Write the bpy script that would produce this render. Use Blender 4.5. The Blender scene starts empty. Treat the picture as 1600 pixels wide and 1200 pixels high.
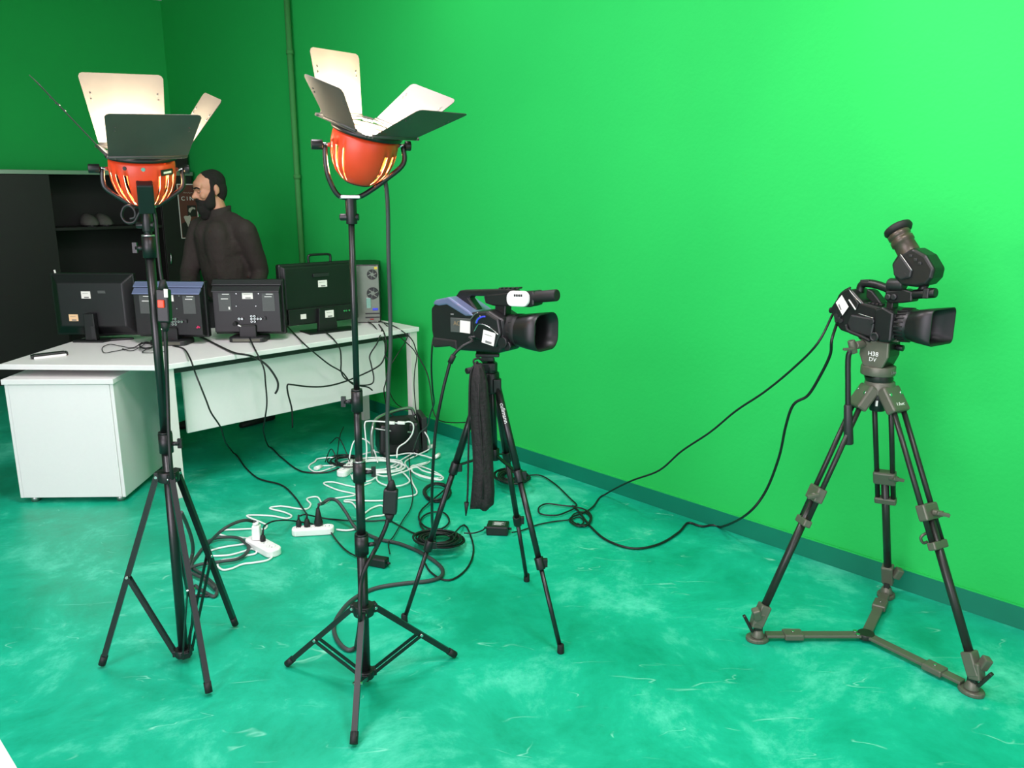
import bpy, bmesh, math, random
from mathutils import Vector, Matrix, Euler
random.seed(7)
SC = bpy.context.scene
COL = SC.collection
PI = math.pi
# ------------------------------------------------------------------ camera
F_PX = 1280.0
PITCH = math.atan(305 / F_PX)
CAM_H = 1.62
cd = bpy.data.cameras.new('camera'); cam = bpy.data.objects.new('camera', cd); COL.objects.link(cam)
cd.sensor_width = 36; cd.lens = 36 * F_PX / 1600; cd.clip_start = 0.05
cam.location = (0, 0, CAM_H); cam.rotation_euler = (PI / 2 - PITCH, 0, 0)
SC.camera = cam
# ------------------------------------------------------------------ light and exposure
SC.view_settings.view_transform = 'Standard'
SC.view_settings.look = 'None'
SC.view_settings.gamma = 1
SC.view_settings.use_curve_mapping = False
SC.view_settings.exposure = -0.32
world = bpy.data.worlds.new('world'); SC.world = world; world.use_nodes = True
world.node_tree.nodes['Background'].inputs[0].default_value = (0.92, 0.90, 1.0, 1)
world.node_tree.nodes['Background'].inputs[1].default_value = 1.0
# room axes: E1 runs along the right-hand wall away from the camera, EB runs towards that wall, NI points from it into the room
E1 = Vector((-0.69, 0.724, 0)).normalized()
EB = Vector((E1.y, -E1.x, 0))
NI = -EB
WALL_D = 3.32                 # distance camera - right wall
BACK_E = 8.27                 # back wall, along E1
LEFT_N, FRONT_E, CEIL = 3.4, -3.4, 3.5
def room(e, n, z=0.0): return E1 * e + NI * n + Vector((0, 0, z))
def area_light(name, loc, target, sx, sy, power, col):
    d = bpy.data.lights.new(name, 'AREA'); d.shape = 'RECTANGLE'; d.size = sx; d.size_y = sy; d.energy = power; d.color = col
    o = bpy.data.objects.new(name, d); COL.objects.link(o); o.location = loc
    o.rotation_euler = (Vector(target) - Vector(loc)).to_track_quat('-Z', 'Y').to_euler(); return o
WIN1 = (-2.0, 2.2)            # window in the left wall, range along E1
PANEL_W = (85, 80, 70)          # watts of the three added ceiling panels
WIN2 = (-1.6, 1.6)            # window in the wall behind the camera, range along NI
area_light('window_daylight', room((WIN1[0] + WIN1[1]) / 2, LEFT_N - 0.05, 1.7), room((WIN1[0] + WIN1[1]) / 2, -5, 1.0), WIN1[1] - WIN1[0] - 0.1, 2.8, 300, (1.0, 0.87, 1.0))
area_light('window_daylight_rear', room(FRONT_E + 0.05, 0, 1.7), room(5, 0, 0.6), 3.1, 2.8, 60, (1.0, 0.87, 1.0))

# ------------------------------------------------------------------ pixel helpers: real positions from measurements in the photograph
_c, _s = math.cos(PITCH), math.sin(PITCH)
def ray(u, v):
    a = (u - 800) / F_PX; b = (600 - v) / F_PX
    return Vector((a, _c + b * _s, -_s + b * _c))
CAMP = Vector((0, 0, CAM_H))
def G(u, v, z=0.0):
    d = ray(u, v); return CAMP + d * ((z - CAM_H) / d.z)
def D(u, v, y):
    d = ray(u, v); p = CAMP + d * (y / d.y)
    return p if p.z > 0.005 else G(u, v, 0.006)
def onwall(u, v, off=0.0):
    d = ray(u, v); t = (WALL_D - off) / d.dot(EB); return CAMP + d * t

# ------------------------------------------------------------------ materials
def lin(c):
    return tuple(((x / 255) / 12.92 if x / 255 <= 0.04045 else ((x / 255 + 0.055) / 1.055) ** 2.4) for x in c) + (1.0,)
MATS = {}
def mat(name, rgb, rough=0.5, metal=0.0, var=0.12, scale=30.0, bump=0.0, bscale=200.0, emit=None, estr=0.0, coat=0.0, spec=0.5):
    if name in MATS: return MATS[name]
    m = bpy.data.materials.new(name); m.use_nodes = True; nt = m.node_tree; p = nt.nodes['Principled BSDF']
    base = lin(rgb)
    tc = nt.nodes.new('ShaderNodeTexCoord'); nz = nt.nodes.new('ShaderNodeTexNoise'); nz.inputs['Scale'].default_value = scale; nz.inputs['Detail'].default_value = 4
    nt.links.new(tc.outputs['Object'], nz.inputs['Vector'])
    mx = nt.nodes.new('ShaderNodeMix'); mx.data_type = 'RGBA'
    mx.inputs[6].default_value = tuple(x * (1 - var) for x in base[:3]) + (1,)
    mx.inputs[7].default_value = tuple(min(1, x * (1 + var)) for x in base[:3]) + (1,)
    nt.links.new(nz.outputs['Fac'], mx.inputs[0]); nt.links.new(mx.outputs[2], p.inputs['Base Color'])
    p.inputs['Roughness'].default_value = rough; p.inputs['Metallic'].default_value = metal
    p.inputs['Specular IOR Level'].default_value = spec
    if coat: p.inputs['Coat Weight'].default_value = coat; p.inputs['Coat Roughness'].default_value = 0.1
    if bump:
        n2 = nt.nodes.new('ShaderNodeTexNoise'); n2.inputs['Scale'].default_value = bscale; n2.inputs['Detail'].default_value = 3
        nt.links.new(tc.outputs['Object'], n2.inputs['Vector'])
        b = nt.nodes.new('ShaderNodeBump'); b.inputs['Strength'].default_value = bump; b.inputs['Distance'].default_value = 0.01
        nt.links.new(n2.outputs['Fac'], b.inputs['Height']); nt.links.new(b.outputs['Normal'], p.inputs['Normal'])
    if emit is not None:
        p.inputs['Emission Color'].default_value = lin(emit); p.inputs['Emission Strength'].default_value = estr
    MATS[name] = m
    return m
def floor_mat():
    m = bpy.data.materials.new('teal_epoxy_floor'); m.use_nodes = True; nt = m.node_tree; p = nt.nodes['Principled BSDF']
    L = nt.links.new; N = nt.nodes.new
    tc = N('ShaderNodeTexCoord')
    n1 = N('ShaderNodeTexNoise'); n1.inputs['Scale'].default_value = 1.9; n1.inputs['Detail'].default_value = 11; n1.inputs['Roughness'].default_value = 0.74; n1.inputs['Distortion'].default_value = 0.35
    L(tc.outputs['Object'], n1.inputs['Vector'])
    r1 = N('ShaderNodeValToRGB'); e = r1.color_ramp.elements
    e[0].position = 0.36; e[0].color = lin((0, 150, 114)); e[1].position = 0.68; e[1].color = lin((88, 210, 178))
    x = r1.color_ramp.elements.new(0.52); x.color = lin((14, 172, 136))
    L(n1.outputs['Fac'], r1.inputs['Fac'])
    # thin pale scuffs: ridges of stretched noise, broken up by a second noise
    col = r1.outputs['Color']
    for ang, sc, lo in ((0.5, (1.6, 5.5, 1), 0.0), (-0.9, (1.2, 4.0, 1), 7.3)):
        mp = N('ShaderNodeMapping'); mp.inputs['Rotation'].default_value = (0, 0, ang); mp.inputs['Scale'].default_value = sc; mp.inputs['Location'].default_value = (lo, lo, 0)
        L(tc.outputs['Object'], mp.inputs['Vector'])
        n2 = N('ShaderNodeTexNoise'); n2.inputs['Scale'].default_value = 1.1; n2.inputs['Detail'].default_value = 3; n2.inputs['Distortion'].default_value = 0.6
        L(mp.outputs['Vector'], n2.inputs['Vector'])
        s1 = N('ShaderNodeMath'); s1.operation = 'SUBTRACT'; s1.inputs[1].default_value = 0.5; L(n2.outputs['Fac'], s1.inputs[0])
        s2 = N('ShaderNodeMath'); s2.operation = 'ABSOLUTE'; L(s1.outputs[0], s2.inputs[0])
        s3 = N('ShaderNodeMapRange'); s3.inputs['From Min'].default_value = 0.0; s3.inputs['From Max'].default_value = 0.006; s3.inputs['To Min'].default_value = 1; s3.inputs['To Max'].default_value = 0
        L(s2.outputs[0], s3.inputs['Value'])
        n3 = N('ShaderNodeTexNoise'); n3.inputs['Scale'].default_value = 3.2; L(mp.outputs['Vector'], n3.inputs['Vector'])
        s4 = N('ShaderNodeMapRange'); s4.inputs['From Min'].default_value = 0.57; s4.inputs['From Max'].default_value = 0.74; s4.inputs['To Max'].default_value = 0.85
        L(n3.outputs['Fac'], s4.inputs['Value'])
        s5 = N('ShaderNodeMath'); s5.operation = 'MULTIPLY'; L(s3.outputs[0], s5.inputs[0]); L(s4.outputs[0], s5.inputs[1])
        mx = N('ShaderNodeMix'); mx.data_type = 'RGBA'; L(s5.outputs[0], mx.inputs[0]); L(col, mx.inputs[6]); mx.inputs[7].default_value = lin((150, 228, 205))
        col = mx.outputs[2]
    L(col, p.inputs['Base Color'])
    rr = N('ShaderNodeMapRange'); rr.inputs['To Min'].default_value = 0.33; rr.inputs['To Max'].default_value = 0.55; L(n1.outputs['Fac'], rr.inputs['Value']); L(rr.outputs[0], p.inputs['Roughness'])
    nb = N('ShaderNodeTexNoise'); nb.inputs['Scale'].default_value = 14; nb.inputs['Detail'].default_value = 5; L(tc.outputs['Object'], nb.inputs['Vector'])
    bp = N('ShaderNodeBump'); bp.inputs['Strength'].default_value = 0.12; bp.inputs['Distance'].default_value = 0.01; L(nb.outputs['Fac'], bp.inputs['Height']); L(bp.outputs['Normal'], p.inputs['Normal'])
    return m
M_FLOOR = floor_mat()
M_WALL = mat('green_screen_paint', (34, 182, 84), 0.75, var=0.05, scale=1.6, bump=0.10, bscale=55, spec=0.25)
M_BASE = mat('teal_skirting_paint', (0, 112, 86), 0.45, var=0.12, scale=6)
M_CEIL = mat('ceiling_paint', (170, 170, 166), 0.9, var=0.03)
M_PLAIN = mat('pale_wall_paint', (205, 210, 206), 0.85, var=0.04)
M_WHITE = mat('white_laminate', (226, 224, 222), 0.42, var=0.02, scale=60, bump=0.03, bscale=400)
M_WHITE2 = mat('white_laminate_edge', (214, 212, 206), 0.5, var=0.02)
M_ALU = mat('brushed_aluminium', (170, 172, 170), 0.35, metal=0.9, var=0.06)
M_BLACK = mat('black_plastic', (16, 17, 18), 0.42, var=0.15)
M_BLACKM = mat('black_painted_metal', (15, 16, 17), 0.34, var=0.15, spec=0.6)
M_RUBBER = mat('black_rubber', (13, 14, 14), 0.65, var=0.1)
M_DARK = mat('dark_grey_plastic', (33, 34, 35), 0.45, var=0.1)
M_STEEL = mat('grey_tripod_alloy', (96, 97, 84), 0.42, metal=0.35, var=0.08)
M_STEELD = mat('dark_tripod_tube', (42, 44, 40), 0.36, metal=0.4, var=0.08)
M_CHROME = mat('chrome', (200, 200, 200), 0.2, metal=1.0, var=0.03)
M_ORANGE = mat('orange_lamp_enamel', (214, 62, 26), 0.4, var=0.06)
M_SHEET = mat('blackened_sheet_steel', (66, 64, 60), 0.5, metal=0.0, var=0.25, scale=12)
M_CABLE = mat('black_cable', (14, 15, 15), 0.5, var=0.1)
M_CABLEG = mat('grey_cable', (52, 60, 58), 0.55, var=0.1)
M_CABLEW = mat('white_cable', (232, 236, 232), 0.45, var=0.03)
M_PWHITE = mat('white_plastic', (240, 240, 236), 0.35, var=0.02)
M_STICK = mat('white_paper_sticker', (228, 226, 218), 0.7, var=0.03)
M_STICKG = mat('printed_grey_ink', (120, 120, 118), 0.7, var=0.1)
M_STICKO = mat('orange_printed_sticker', (236, 196, 150), 0.7, var=0.05)
M_LABEL = mat('grey_rating_label', (72, 76, 74), 0.55, var=0.15, scale=90)
M_INK = mat('white_print', (225, 226, 220), 0.6, var=0.02)
M_SILVERB = mat('blue_grey_metallic_paint', (118, 128, 164), 0.35, metal=0.45, var=0.04)
M_BLUE = mat('blue_enamel', (60, 70, 220), 0.3, var=0.05)
M_GLASS = mat('lens_glass', (6, 14, 12), 0.05, coat=1.0, var=0.05)
M_RED = mat('red_switch', (210, 50, 20), 0.35, var=0.05, emit=(255, 70, 20), estr=0.6)
M_WOOD = mat('black_cupboard_laminate', (22, 20, 17), 0.5, var=0.12, scale=8)
M_WOODIN = mat('shaded_cupboard_inside', (15, 14, 12), 0.6, var=0.12, scale=8)  # darker copy of the cupboard laminate: shade inside put into the colour
M_CLOTH = mat('black_nylon', (21, 18, 17), 0.75, var=0.25, scale=40, bump=0.4, bscale=60)
M_SKIN = mat('skin', (198, 142, 112), 0.55, var=0.07, scale=22)
M_HAIR = mat('dark_brown_hair', (26, 20, 16), 0.7, var=0.3, scale=140, bump=0.9, bscale=260)
M_JACKET = mat('dark_brown_jacket', (44, 37, 32), 0.85, var=0.18, scale=9, bump=0.5, bscale=26)
M_TROUS = mat('black_trousers', (20, 21, 23), 0.85, var=0.15, bump=0.3, bscale=40)
M_EYE = mat('eye_white', (120, 112, 104), 0.6, var=0.02)
M_POSTER = mat('poster_brown_print', (92, 48, 40), 0.5, var=0.18, scale=7)
M_PCBACK = mat('galvanised_steel', (120, 126, 116), 0.4, metal=0.6, var=0.1)
M_BULB = mat('hot_tungsten_bulb', (255, 240, 210), 0.3, emit=(255, 226, 170), estr=60)
M_WGLASS = mat('window_frame_white', (225, 228, 228), 0.5)
M_GREENPIPE = mat('green_painted_conduit', (66, 140, 74), 0.7, var=0.06, spec=0.25)

# ------------------------------------------------------------------ mesh helpers
def orient(d):
    d = Vector(d).normalized(); up = Vector((0, 0, 1)) if abs(d.z) < 0.95 else Vector((1, 0, 0))
    x = up.cross(d).normalized(); y = d.cross(x); return x, y, d
class MB:
    def __init__(self): self.v = []; self.f = []; self.sm = []
    def add(self, vs, fs, smooth=False):
        o = len(self.v); self.v += [Vector(p) for p in vs]; self.f += [tuple(i + o for i in q) for q in fs]; self.sm += [smooth] * len(fs); return self
    def box(self, c, size, R=None, taper=1.0):
        hx, hy, hz = size[0] / 2, size[1] / 2, size[2] / 2; c = Vector(c)
        vs = [Vector((sx * hx * (taper if sz > 0 else 1), sy * hy * (taper if sz > 0 else 1), sz * hz)) for sx in (-1, 1) for sy in (-1, 1) for sz in (-1, 1)]
        if R is not None: vs = [R @ p for p in vs]
        return self.add([c + p for p in vs], [(0, 1, 3, 2), (4, 6, 7, 5), (0, 4, 5, 1), (2, 3, 7, 6), (0, 2, 6, 4), (1, 5, 7, 3)])
    def cyl(self, p0, p1, r0, r1=None, n=14, caps=True):
        r1 = r0 if r1 is None else r1; p0 = Vector(p0); p1 = Vector(p1); x, y, d = orient(p1 - p0)
        vs = [p + (x * math.cos(2 * PI * i / n) + y * math.sin(2 * PI * i / n)) * r for p, r in ((p0, r0), (p1, r1)) for i in range(n)]
        self.add(vs, [(i, (i + 1) % n, n + (i + 1) % n, n + i) for i in range(n)], True)
        if caps: self.add(vs, [tuple(range(n - 1, -1, -1)), tuple(range(n, 2 * n))])
        return self
    def bar(self, p0, p1, w, h, up=None):
        p0 = Vector(p0); p1 = Vector(p1); d = (p1 - p0).normalized(); up = Vector(up) if up is not None else (Vector((0, 0, 1)) if abs(d.z) < 0.95 else Vector((0, 1, 0)))
        x = d.cross(up).normalized(); y = x.cross(d)
        vs = [p + x * sx * w / 2 + y * sy * h / 2 for p in (p0, p1) for sx, sy in ((-1, -1), (1, -1), (1, 1), (-1, 1))]
        return self.add(vs, [(3, 2, 1, 0), (4, 5, 6, 7), (0, 1, 5, 4), (1, 2, 6, 5), (2, 3, 7, 6), (3, 0, 4, 7)])
    def tube(self, pts, r, n=7, closed=False, radii=None):
        pts = [Vector(p) for p in pts]; m = len(pts); rings = []; x = None
        for i, p in enumerate(pts):
            a = pts[(i - 1) % m] if (closed or i > 0) else p; b = pts[(i + 1) % m] if (closed or i < m - 1) else p
            d = (b - a)
            if d.length < 1e-9: d = Vector((0, 0, 1))
            d.normalize()
            if x is None: x = orient(d)[0]
            x = x - d * x.dot(d)
            if x.length < 1e-6: x = orient(d)[0]
            x.normalize(); y = d.cross(x); rr = radii[i] if radii else r
            rings.append([p + (x * math.cos(2 * PI * k / n) + y * math.sin(2 * PI * k / n)) * rr for k in range(n)])
        vs = [q for g in rings for q in g]; fs = []
        for i in range(m if closed else m - 1):
            j = (i + 1) % m
            fs += [(i * n + k, i * n + (k + 1) % n, j * n + (k + 1) % n, j * n + k) for k in range(n)]
        self.add(vs, fs, True)
        if not closed: self.add(rings[0] + rings[-1], [tuple(range(n - 1, -1, -1)), tuple(range(n, 2 * n))])
        return self
    def lathe(self, prof, M=None, n=28, skip=None, caps=True):
        M = M or Matrix.Identity(4); vs = []; fs = []
        for r, z in prof:
            vs += [M @ Vector((r * math.cos(2 * PI * k / n), r * math.sin(2 * PI * k / n), z)) for k in range(n)]
        for i in range(len(prof) - 1):
            for k in range(n):
                if skip and skip(i, k): continue
                fs.append((i * n + k, i * n + (k + 1) % n, (i + 1) * n + (k + 1) % n, (i + 1) * n + k))
        self.add(vs, fs, True)
        if caps:
            a = [tuple(range(n - 1, -1, -1))] if prof[0][0] > 1e-5 else []
            b = [tuple(range((len(prof) - 1) * n, len(prof) * n))] if prof[-1][0] > 1e-5 else []
            self.add(vs, a + b)
        return self
    def prism(self, poly, a, b, M=None, plane='xz'):
        M = M or Matrix.Identity(4); n = len(poly)
        if plane == 'xz': mk = lambda p, t: Vector((p[0], t, p[1]))
        elif plane == 'xy': mk = lambda p, t: Vector((p[0], p[1], t))
        else: mk = lambda p, t: Vector((t, p[0], p[1]))
        vs = [M @ mk(p, a) for p in poly] + [M @ mk(p, b) for p in poly]
        return self.add(vs, [tuple(range(n - 1, -1, -1)), tuple(range(n, 2 * n))] + [(i, (i + 1) % n, n + (i + 1) % n, n + i) for i in range(n)])
    def loft(self, rings, smooth=True, caps=True):
        n = len(rings[0]); vs = [p for r in rings for p in r]; fs = []
        for i in range(len(rings) - 1): fs += [(i * n + k, i * n + (k + 1) % n, (i + 1) * n + (k + 1) % n, (i + 1) * n + k) for k in range(n)]
        self.add(vs, fs, smooth)
        if caps: self.add(vs, [tuple(range(n - 1, -1, -1)), tuple(range((len(rings) - 1) * n, len(rings) * n))])
        return self
    def ball(self, c, r, R=None, nu=14, nv=9):
        if not hasattr(r, '__len__'): r = (r, r, r)
        c = Vector(c); vs = []; fs = []
        for i in range(nv + 1):
            t = PI * i / nv
            for k in range(nu):
                p = Vector((r[0] * math.sin(t) * math.cos(2 * PI * k / nu), r[1] * math.sin(t) * math.sin(2 * PI * k / nu), -r[2] * math.cos(t)))
                vs.append(c + (R @ p if R is not None else p))
        for i in range(nv): fs += [(i * nu + k, i * nu + (k + 1) % nu, (i + 1) * nu + (k + 1) % nu, (i + 1) * nu + k) for k in range(nu)]
        return self.add(vs, fs, True)
    def build(self, name, material, parent=None, bevel=0.0, world=False, segs=2):
        W = rootM(parent)
        vs = self.v
        if world and parent is not None:
            I = W.inverted(); vs = [I @ p for p in vs]
        me = bpy.data.meshes.new(name); me.from_pydata([tuple(p) for p in vs], [], self.f)
        me.polygons.foreach_set('use_smooth', self.sm)
        bm = bmesh.new(); bm.from_mesh(me); bmesh.ops.remove_doubles(bm, verts=bm.verts, dist=1e-6)
        bmesh.ops.recalc_face_normals(bm, faces=bm.faces); bm.to_mesh(me); bm.free()
        me.materials.append(material)
        o = bpy.data.objects.new(name, me); COL.objects.link(o); o.parent = parent
        if bevel:
            b = o.modifiers.new('bevel', 'BEVEL'); b.width = bevel; b.segments = segs; b.limit_method = 'ANGLE'; b.angle_limit = math.radians(35); b.harden_normals = False
        return o
ROOTM = {}
def rootM(o):
    while o is not None:
        if o.name in ROOTM: return ROOTM[o.name]
        o = o.parent
    return Matrix.Identity(4)
def tag(o, label, cat, group=None):
    o['label'] = label; o['category'] = cat
    if group: o['group'] = group
    return o
def thing(name, label, cat, loc=(0, 0, 0), rot=None, group=None):
    o = bpy.data.objects.new(name, None); COL.objects.link(o); o.empty_display_size = 0.1
    M = Matrix.Translation(Vector(loc))
    if rot is not None: M = M @ (Euler(rot).to_matrix().to_4x4() if not isinstance(rot, Matrix) else rot.to_4x4())
    o.matrix_world = M; ROOTM[o.name] = M
    return tag(o, label, cat, group)
def struct(o): o['kind'] = 'structure'; return o
def smooth_path(pts, k=6, closed=False):
    pts = [Vector(p) for p in pts]; n = len(pts); out = []
    for i in range(n if closed else n - 1):
        p1 = pts[i]; p2 = pts[(i + 1) % n]
        p0 = pts[i - 1] if (closed or i > 0) else p1 * 2 - p2
        p3 = pts[(i + 2) % n] if (closed or i + 2 < n) else p2 * 2 - p1
        for j in range(k):
            t = j / k; t2 = t * t; t3 = t2 * t
            out.append(0.5 * ((2 * p1) + (p2 - p0) * t + (2 * p0 - 5 * p1 + 4 * p2 - p3) * t2 + (3 * p1 - p0 - 3 * p2 + p3) * t3))
    if not closed: out.append(pts[-1])
    return out
def lettering(body, size, M, material, parent, name='lettering', align='CENTER', shear=0.0, thick=0.0004):
    """flat printed text as a mesh; M places the text plane (x right, y up, z out) in the thing's own frame"""
    cu = bpy.data.curves.new(name, 'FONT'); cu.body = body; cu.size = size; cu.align_x = align; cu.align_y = 'CENTER'; cu.shear = shear; cu.extrude = thick; cu.resolution_u = 3
    t = bpy.data.objects.new(name + '_tmp', cu); COL.objects.link(t)
    me = bpy.data.meshes.new_from_object(t.evaluated_get(bpy.context.evaluated_depsgraph_get()))
    bpy.data.objects.remove(t); bpy.data.curves.remove(cu)
    me.transform(M); bm = bmesh.new(); bm.from_mesh(me); bpy.data.meshes.remove(me); bm.verts.ensure_lookup_table(); seen = set()
    for v0 in bm.verts:                                     # one object for each printed letter
        if v0.index in seen: continue
        isl = []; st = [v0]; seen.add(v0.index)
        while st:
            v = st.pop(); isl.append(v)
            for e in v.link_edges:
                w = e.other_vert(v)
                if w.index not in seen: seen.add(w.index); st.append(w)
        ix = {v.index: i for i, v in enumerate(isl)}; fs = {f for v in isl for f in v.link_faces}
        me = bpy.data.meshes.new('letter'); me.from_pydata([tuple(v.co) for v in isl], [], [tuple(ix[v.index] for v in f.verts) for f in fs]); me.materials.append(material)
        o = bpy.data.objects.new('letter', me); COL.objects.link(o); o.parent = parent
    bm.free()
def basis(o, x, y, z):
    return Matrix(((x[0], y[0], z[0], o[0]), (x[1], y[1], z[1], o[1]), (x[2], y[2], z[2], o[2]), (0, 0, 0, 1)))
def rrect(w, h, r, n=4):
    out = []
    for cx, cy, a0 in ((w / 2 - r, h / 2 - r, 0), (-w / 2 + r, h / 2 - r, PI / 2), (-w / 2 + r, -h / 2 + r, PI), (w / 2 - r, -h / 2 + r, 1.5 * PI)):
        out += [(cx + r * math.cos(a0 + PI / 2 * i / n), cy + r * math.sin(a0 + PI / 2 * i / n)) for i in range(n + 1)]
    return out

# ================================================================== the room
def wall_panel(name, e0, e1_, n0, n1, z0, z1, material): 
    a, b, c, d = room(e0, n0), room(e1_, n0), room(e1_, n1), room(e0, n1)
    m = MB(); vs = [p + Vector((0, 0, z)) for z in (z0, z1) for p in (a, b, c, d)]
    m.add(vs, [(0, 1, 2, 3), (7, 6, 5, 4), (0, 4, 5, 1), (1, 5, 6, 2), (2, 6, 7, 3), (3, 7, 4, 0)])
    return m.build(name, material)
T = 0.12
struct(wall_panel('floor', FRONT_E - T, BACK_E + T, -WALL_D - T, LEFT_N + T, -0.1, 0, M_FLOOR))
struct(wall_panel('ceiling', FRONT_E - T, BACK_E + T, -WALL_D - T, LEFT_N + T, CEIL, CEIL + 0.1, M_CEIL))
WFACE = -WALL_D - 0.014
struct(wall_panel('wall_right', FRONT_E, BACK_E, WFACE - T, WFACE, 0, CEIL, M_WALL))
struct(wall_panel('wall_back', BACK_E, BACK_E + T, WFACE, LEFT_N, 0, CEIL, M_WALL))
bb = wall_panel('baseboard_right', FRONT_E, BACK_E, WFACE, -WALL_D, 0, 0.088, M_BASE); struct(bb)
tr = wall_panel('trim_1', FRONT_E, BACK_E, WFACE, -WALL_D - 0.002, 0.088, 0.094, M_WALL); struct(tr)
# window walls (left, and behind the camera), out of frame; daylight comes in through them
Z0, Z1 = 0.25, 3.15
def window_wall(name, axis, lo, hi, fix, rng, widx):
    def pan(a, b, z0, z1):
        if axis == 'e': return (a, b, fix, fix + T, z0, z1)
        return (fix - T, fix, a, b, z0, z1)
    m = MB()
    for a, b, z0, z1 in ((lo, rng[0], 0, CEIL), (rng[1], hi, 0, CEIL), (rng[0], rng[1], 0, Z0), (rng[0], rng[1], Z1, CEIL)):
        e0, e1_, n0, n1, q0, q1 = pan(a, b, z0, z1)
        ps = [room(e0, n0), room(e1_, n0), room(e1_, n1), room(e0, n1)]
        m.add([p + Vector((0, 0, z)) for z in (q0, q1) for p in ps], [(0, 1, 2, 3), (7, 6, 5, 4), (0, 4, 5, 1), (1, 5, 6, 2), (2, 6, 7, 3), (3, 7, 4, 0)])
    struct(m.build(name, M_PLAIN))
    f = MB()
    def P(a, z): return room(a, fix + 0.08, z) if axis == 'e' else room(fix - 0.08, a, z)
    for k in range(4):
        a = rng[0] + (rng[1] - rng[0]) * k / 3; f.bar(P(a, Z0), P(a, Z1), 0.06, 0.05)
    for z in (Z0 + 0.03, Z1 - 0.03): f.bar(P(rng[0], z), P(rng[1], z), 0.05, 0.06)
    struct(f.build('window_%d' % widx, M_WGLASS))
window_wall('wall_left', 'e', FRONT_E, BACK_E, LEFT_N, WIN1, 1)
window_wall('wall_front', 'n', WFACE, LEFT_N, FRONT_E, WIN2, 2)
# conduit on the right wall
cp = onwall(474, 440, 0.03); ct = onwall(449, 20, 0.03)
cx = (cp + ct) / 2
t = thing('conduit', 'thin green-painted vertical conduit on the wall behind the monitors', 'pipe', (cx.x, cx.y, 0.094))
m = MB(); m.cyl((0, 0, 0), (0, 0, CEIL - 0.1), 0.022, n=12); m.build('pipe', M_GREENPIPE, t)
for z in (0.7, 1.6, 2.5, 3.2):
    m = MB(); m.cyl((0, 0, z), (0, 0, z + 0.03), 0.028, n=12); m.build('clip', M_GREENPIPE, t)
# vent high on the back wall
vp = room(BACK_E - 0.02, 0, 0); d0 = ray(265, 0); tt = (BACK_E - 0.02) / d0.dot(E1); vp = CAMP + d0 * tt
t = thing('wall_vent', 'pale grey slatted fitting at the top of the back wall', 'vent', vp + Vector((0, 0, 0.06)), (0, 0, math.atan2(EB.y, EB.x)))
m = MB(); m.box((0, 0, 0), (0.5, 0.03, 0.16)); m.build('frame', M_PLAIN, t, 0.004)
for i in range(5):
    m = MB(); m.box((0, -0.022, -0.055 + 0.0275 * i), (0.44, 0.012, 0.016), Euler((0.5, 0, 0)).to_matrix()); m.build('slat', M_PLAIN, t)

# flush ceiling light panels, added unseen above the frame for light from the top
for k, (e_, n_, lb) in enumerate(((0.4, -1.5, 'ceiling panel nearest the right wall, above the camera'), (3.0, -1.5, 'ceiling panel above the cable pile'), (1.6, 1.0, 'ceiling panel on the window side'))):
    t = thing('added_ceiling_panel', 'added unseen white light panel: ' + lb, 'ceiling light', room(e_, n_, CEIL - 0.001), (0, 0, math.atan2(E1.y, E1.x)), 'added ceiling light panels')
    m = MB(); m.box((0, 0, -0.012), (1.24, 0.64, 0.022)); m.build('frame', M_PLAIN, t, 0.003)
    m = MB(); m.box((0, 0, -0.0245), (1.18, 0.58, 0.002)); m.build('diffuser', mat('lit_diffuser', (240, 240, 240), 0.5, emit=(250, 246, 255), estr=3.0), t)
    ld = bpy.data.lights.new('added_panel_light', 'AREA'); ld.shape = 'RECTANGLE'; ld.size = 1.18; ld.size_y = 0.58; ld.energy = PANEL_W[k]; ld.color = (1.0, 0.88, 0.98)
    lo = bpy.data.objects.new('added_panel_light', ld); COL.objects.link(lo); lo.parent = t; lo.location = (0, 0, -0.03)
# added unseen ceiling spotlight above the frame, brightening the upper right of the wall
sp_p = room(0.9, -1.7, 3.16); sp_t = onwall(1600, -30)
zz_ = (sp_t - sp_p).normalized(); xx_ = Vector((0, 0, 1)).cross(zz_).normalized(); yy_ = zz_.cross(xx_)
t = thing('added_ceiling_spotlight', 'added black ceiling spotlight, unseen above the frame, aimed at the upper right wall', 'lamp', sp_p, Matrix((xx_, yy_, zz_)).transposed())
m = MB(); m.lathe([(0.05, -0.2), (0.085, -0.18), (0.095, -0.05), (0.10, 0.0), (0.094, 0.0), (0.088, -0.05), (0.07, -0.12)], None, 28, caps=False); m.build('housing', M_BLACKM, t)
m = MB(); m.tube([(-0.105, 0, -0.08), (-0.115, 0.16, -0.12), (0.115, 0.16, -0.12), (0.105, 0, -0.08)], 0.008); m.build('yoke', M_BLACKM, t)
m = MB(); m.cyl(sp_p + Vector((0, 0, 0.12)) - zz_ * 0.1, Vector((sp_p.x, sp_p.y, CEIL)) - zz_ * 0.1, 0.015, n=12); m.build('hanger', M_BLACKM, t, 0, True)
sl = bpy.data.lights.new('spotlight', 'SPOT'); sl.energy = 130; sl.color = (1.0, 0.80, 0.50); sl.spot_size = 1.25; sl.spot_blend = 1.0; sl.shadow_soft_size = 0.06
so = bpy.data.objects.new('spotlight', sl); COL.objects.link(so); so.parent = t; so.rotation_euler = (PI, 0, 0); so.location = (0, 0, -0.04)

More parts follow.
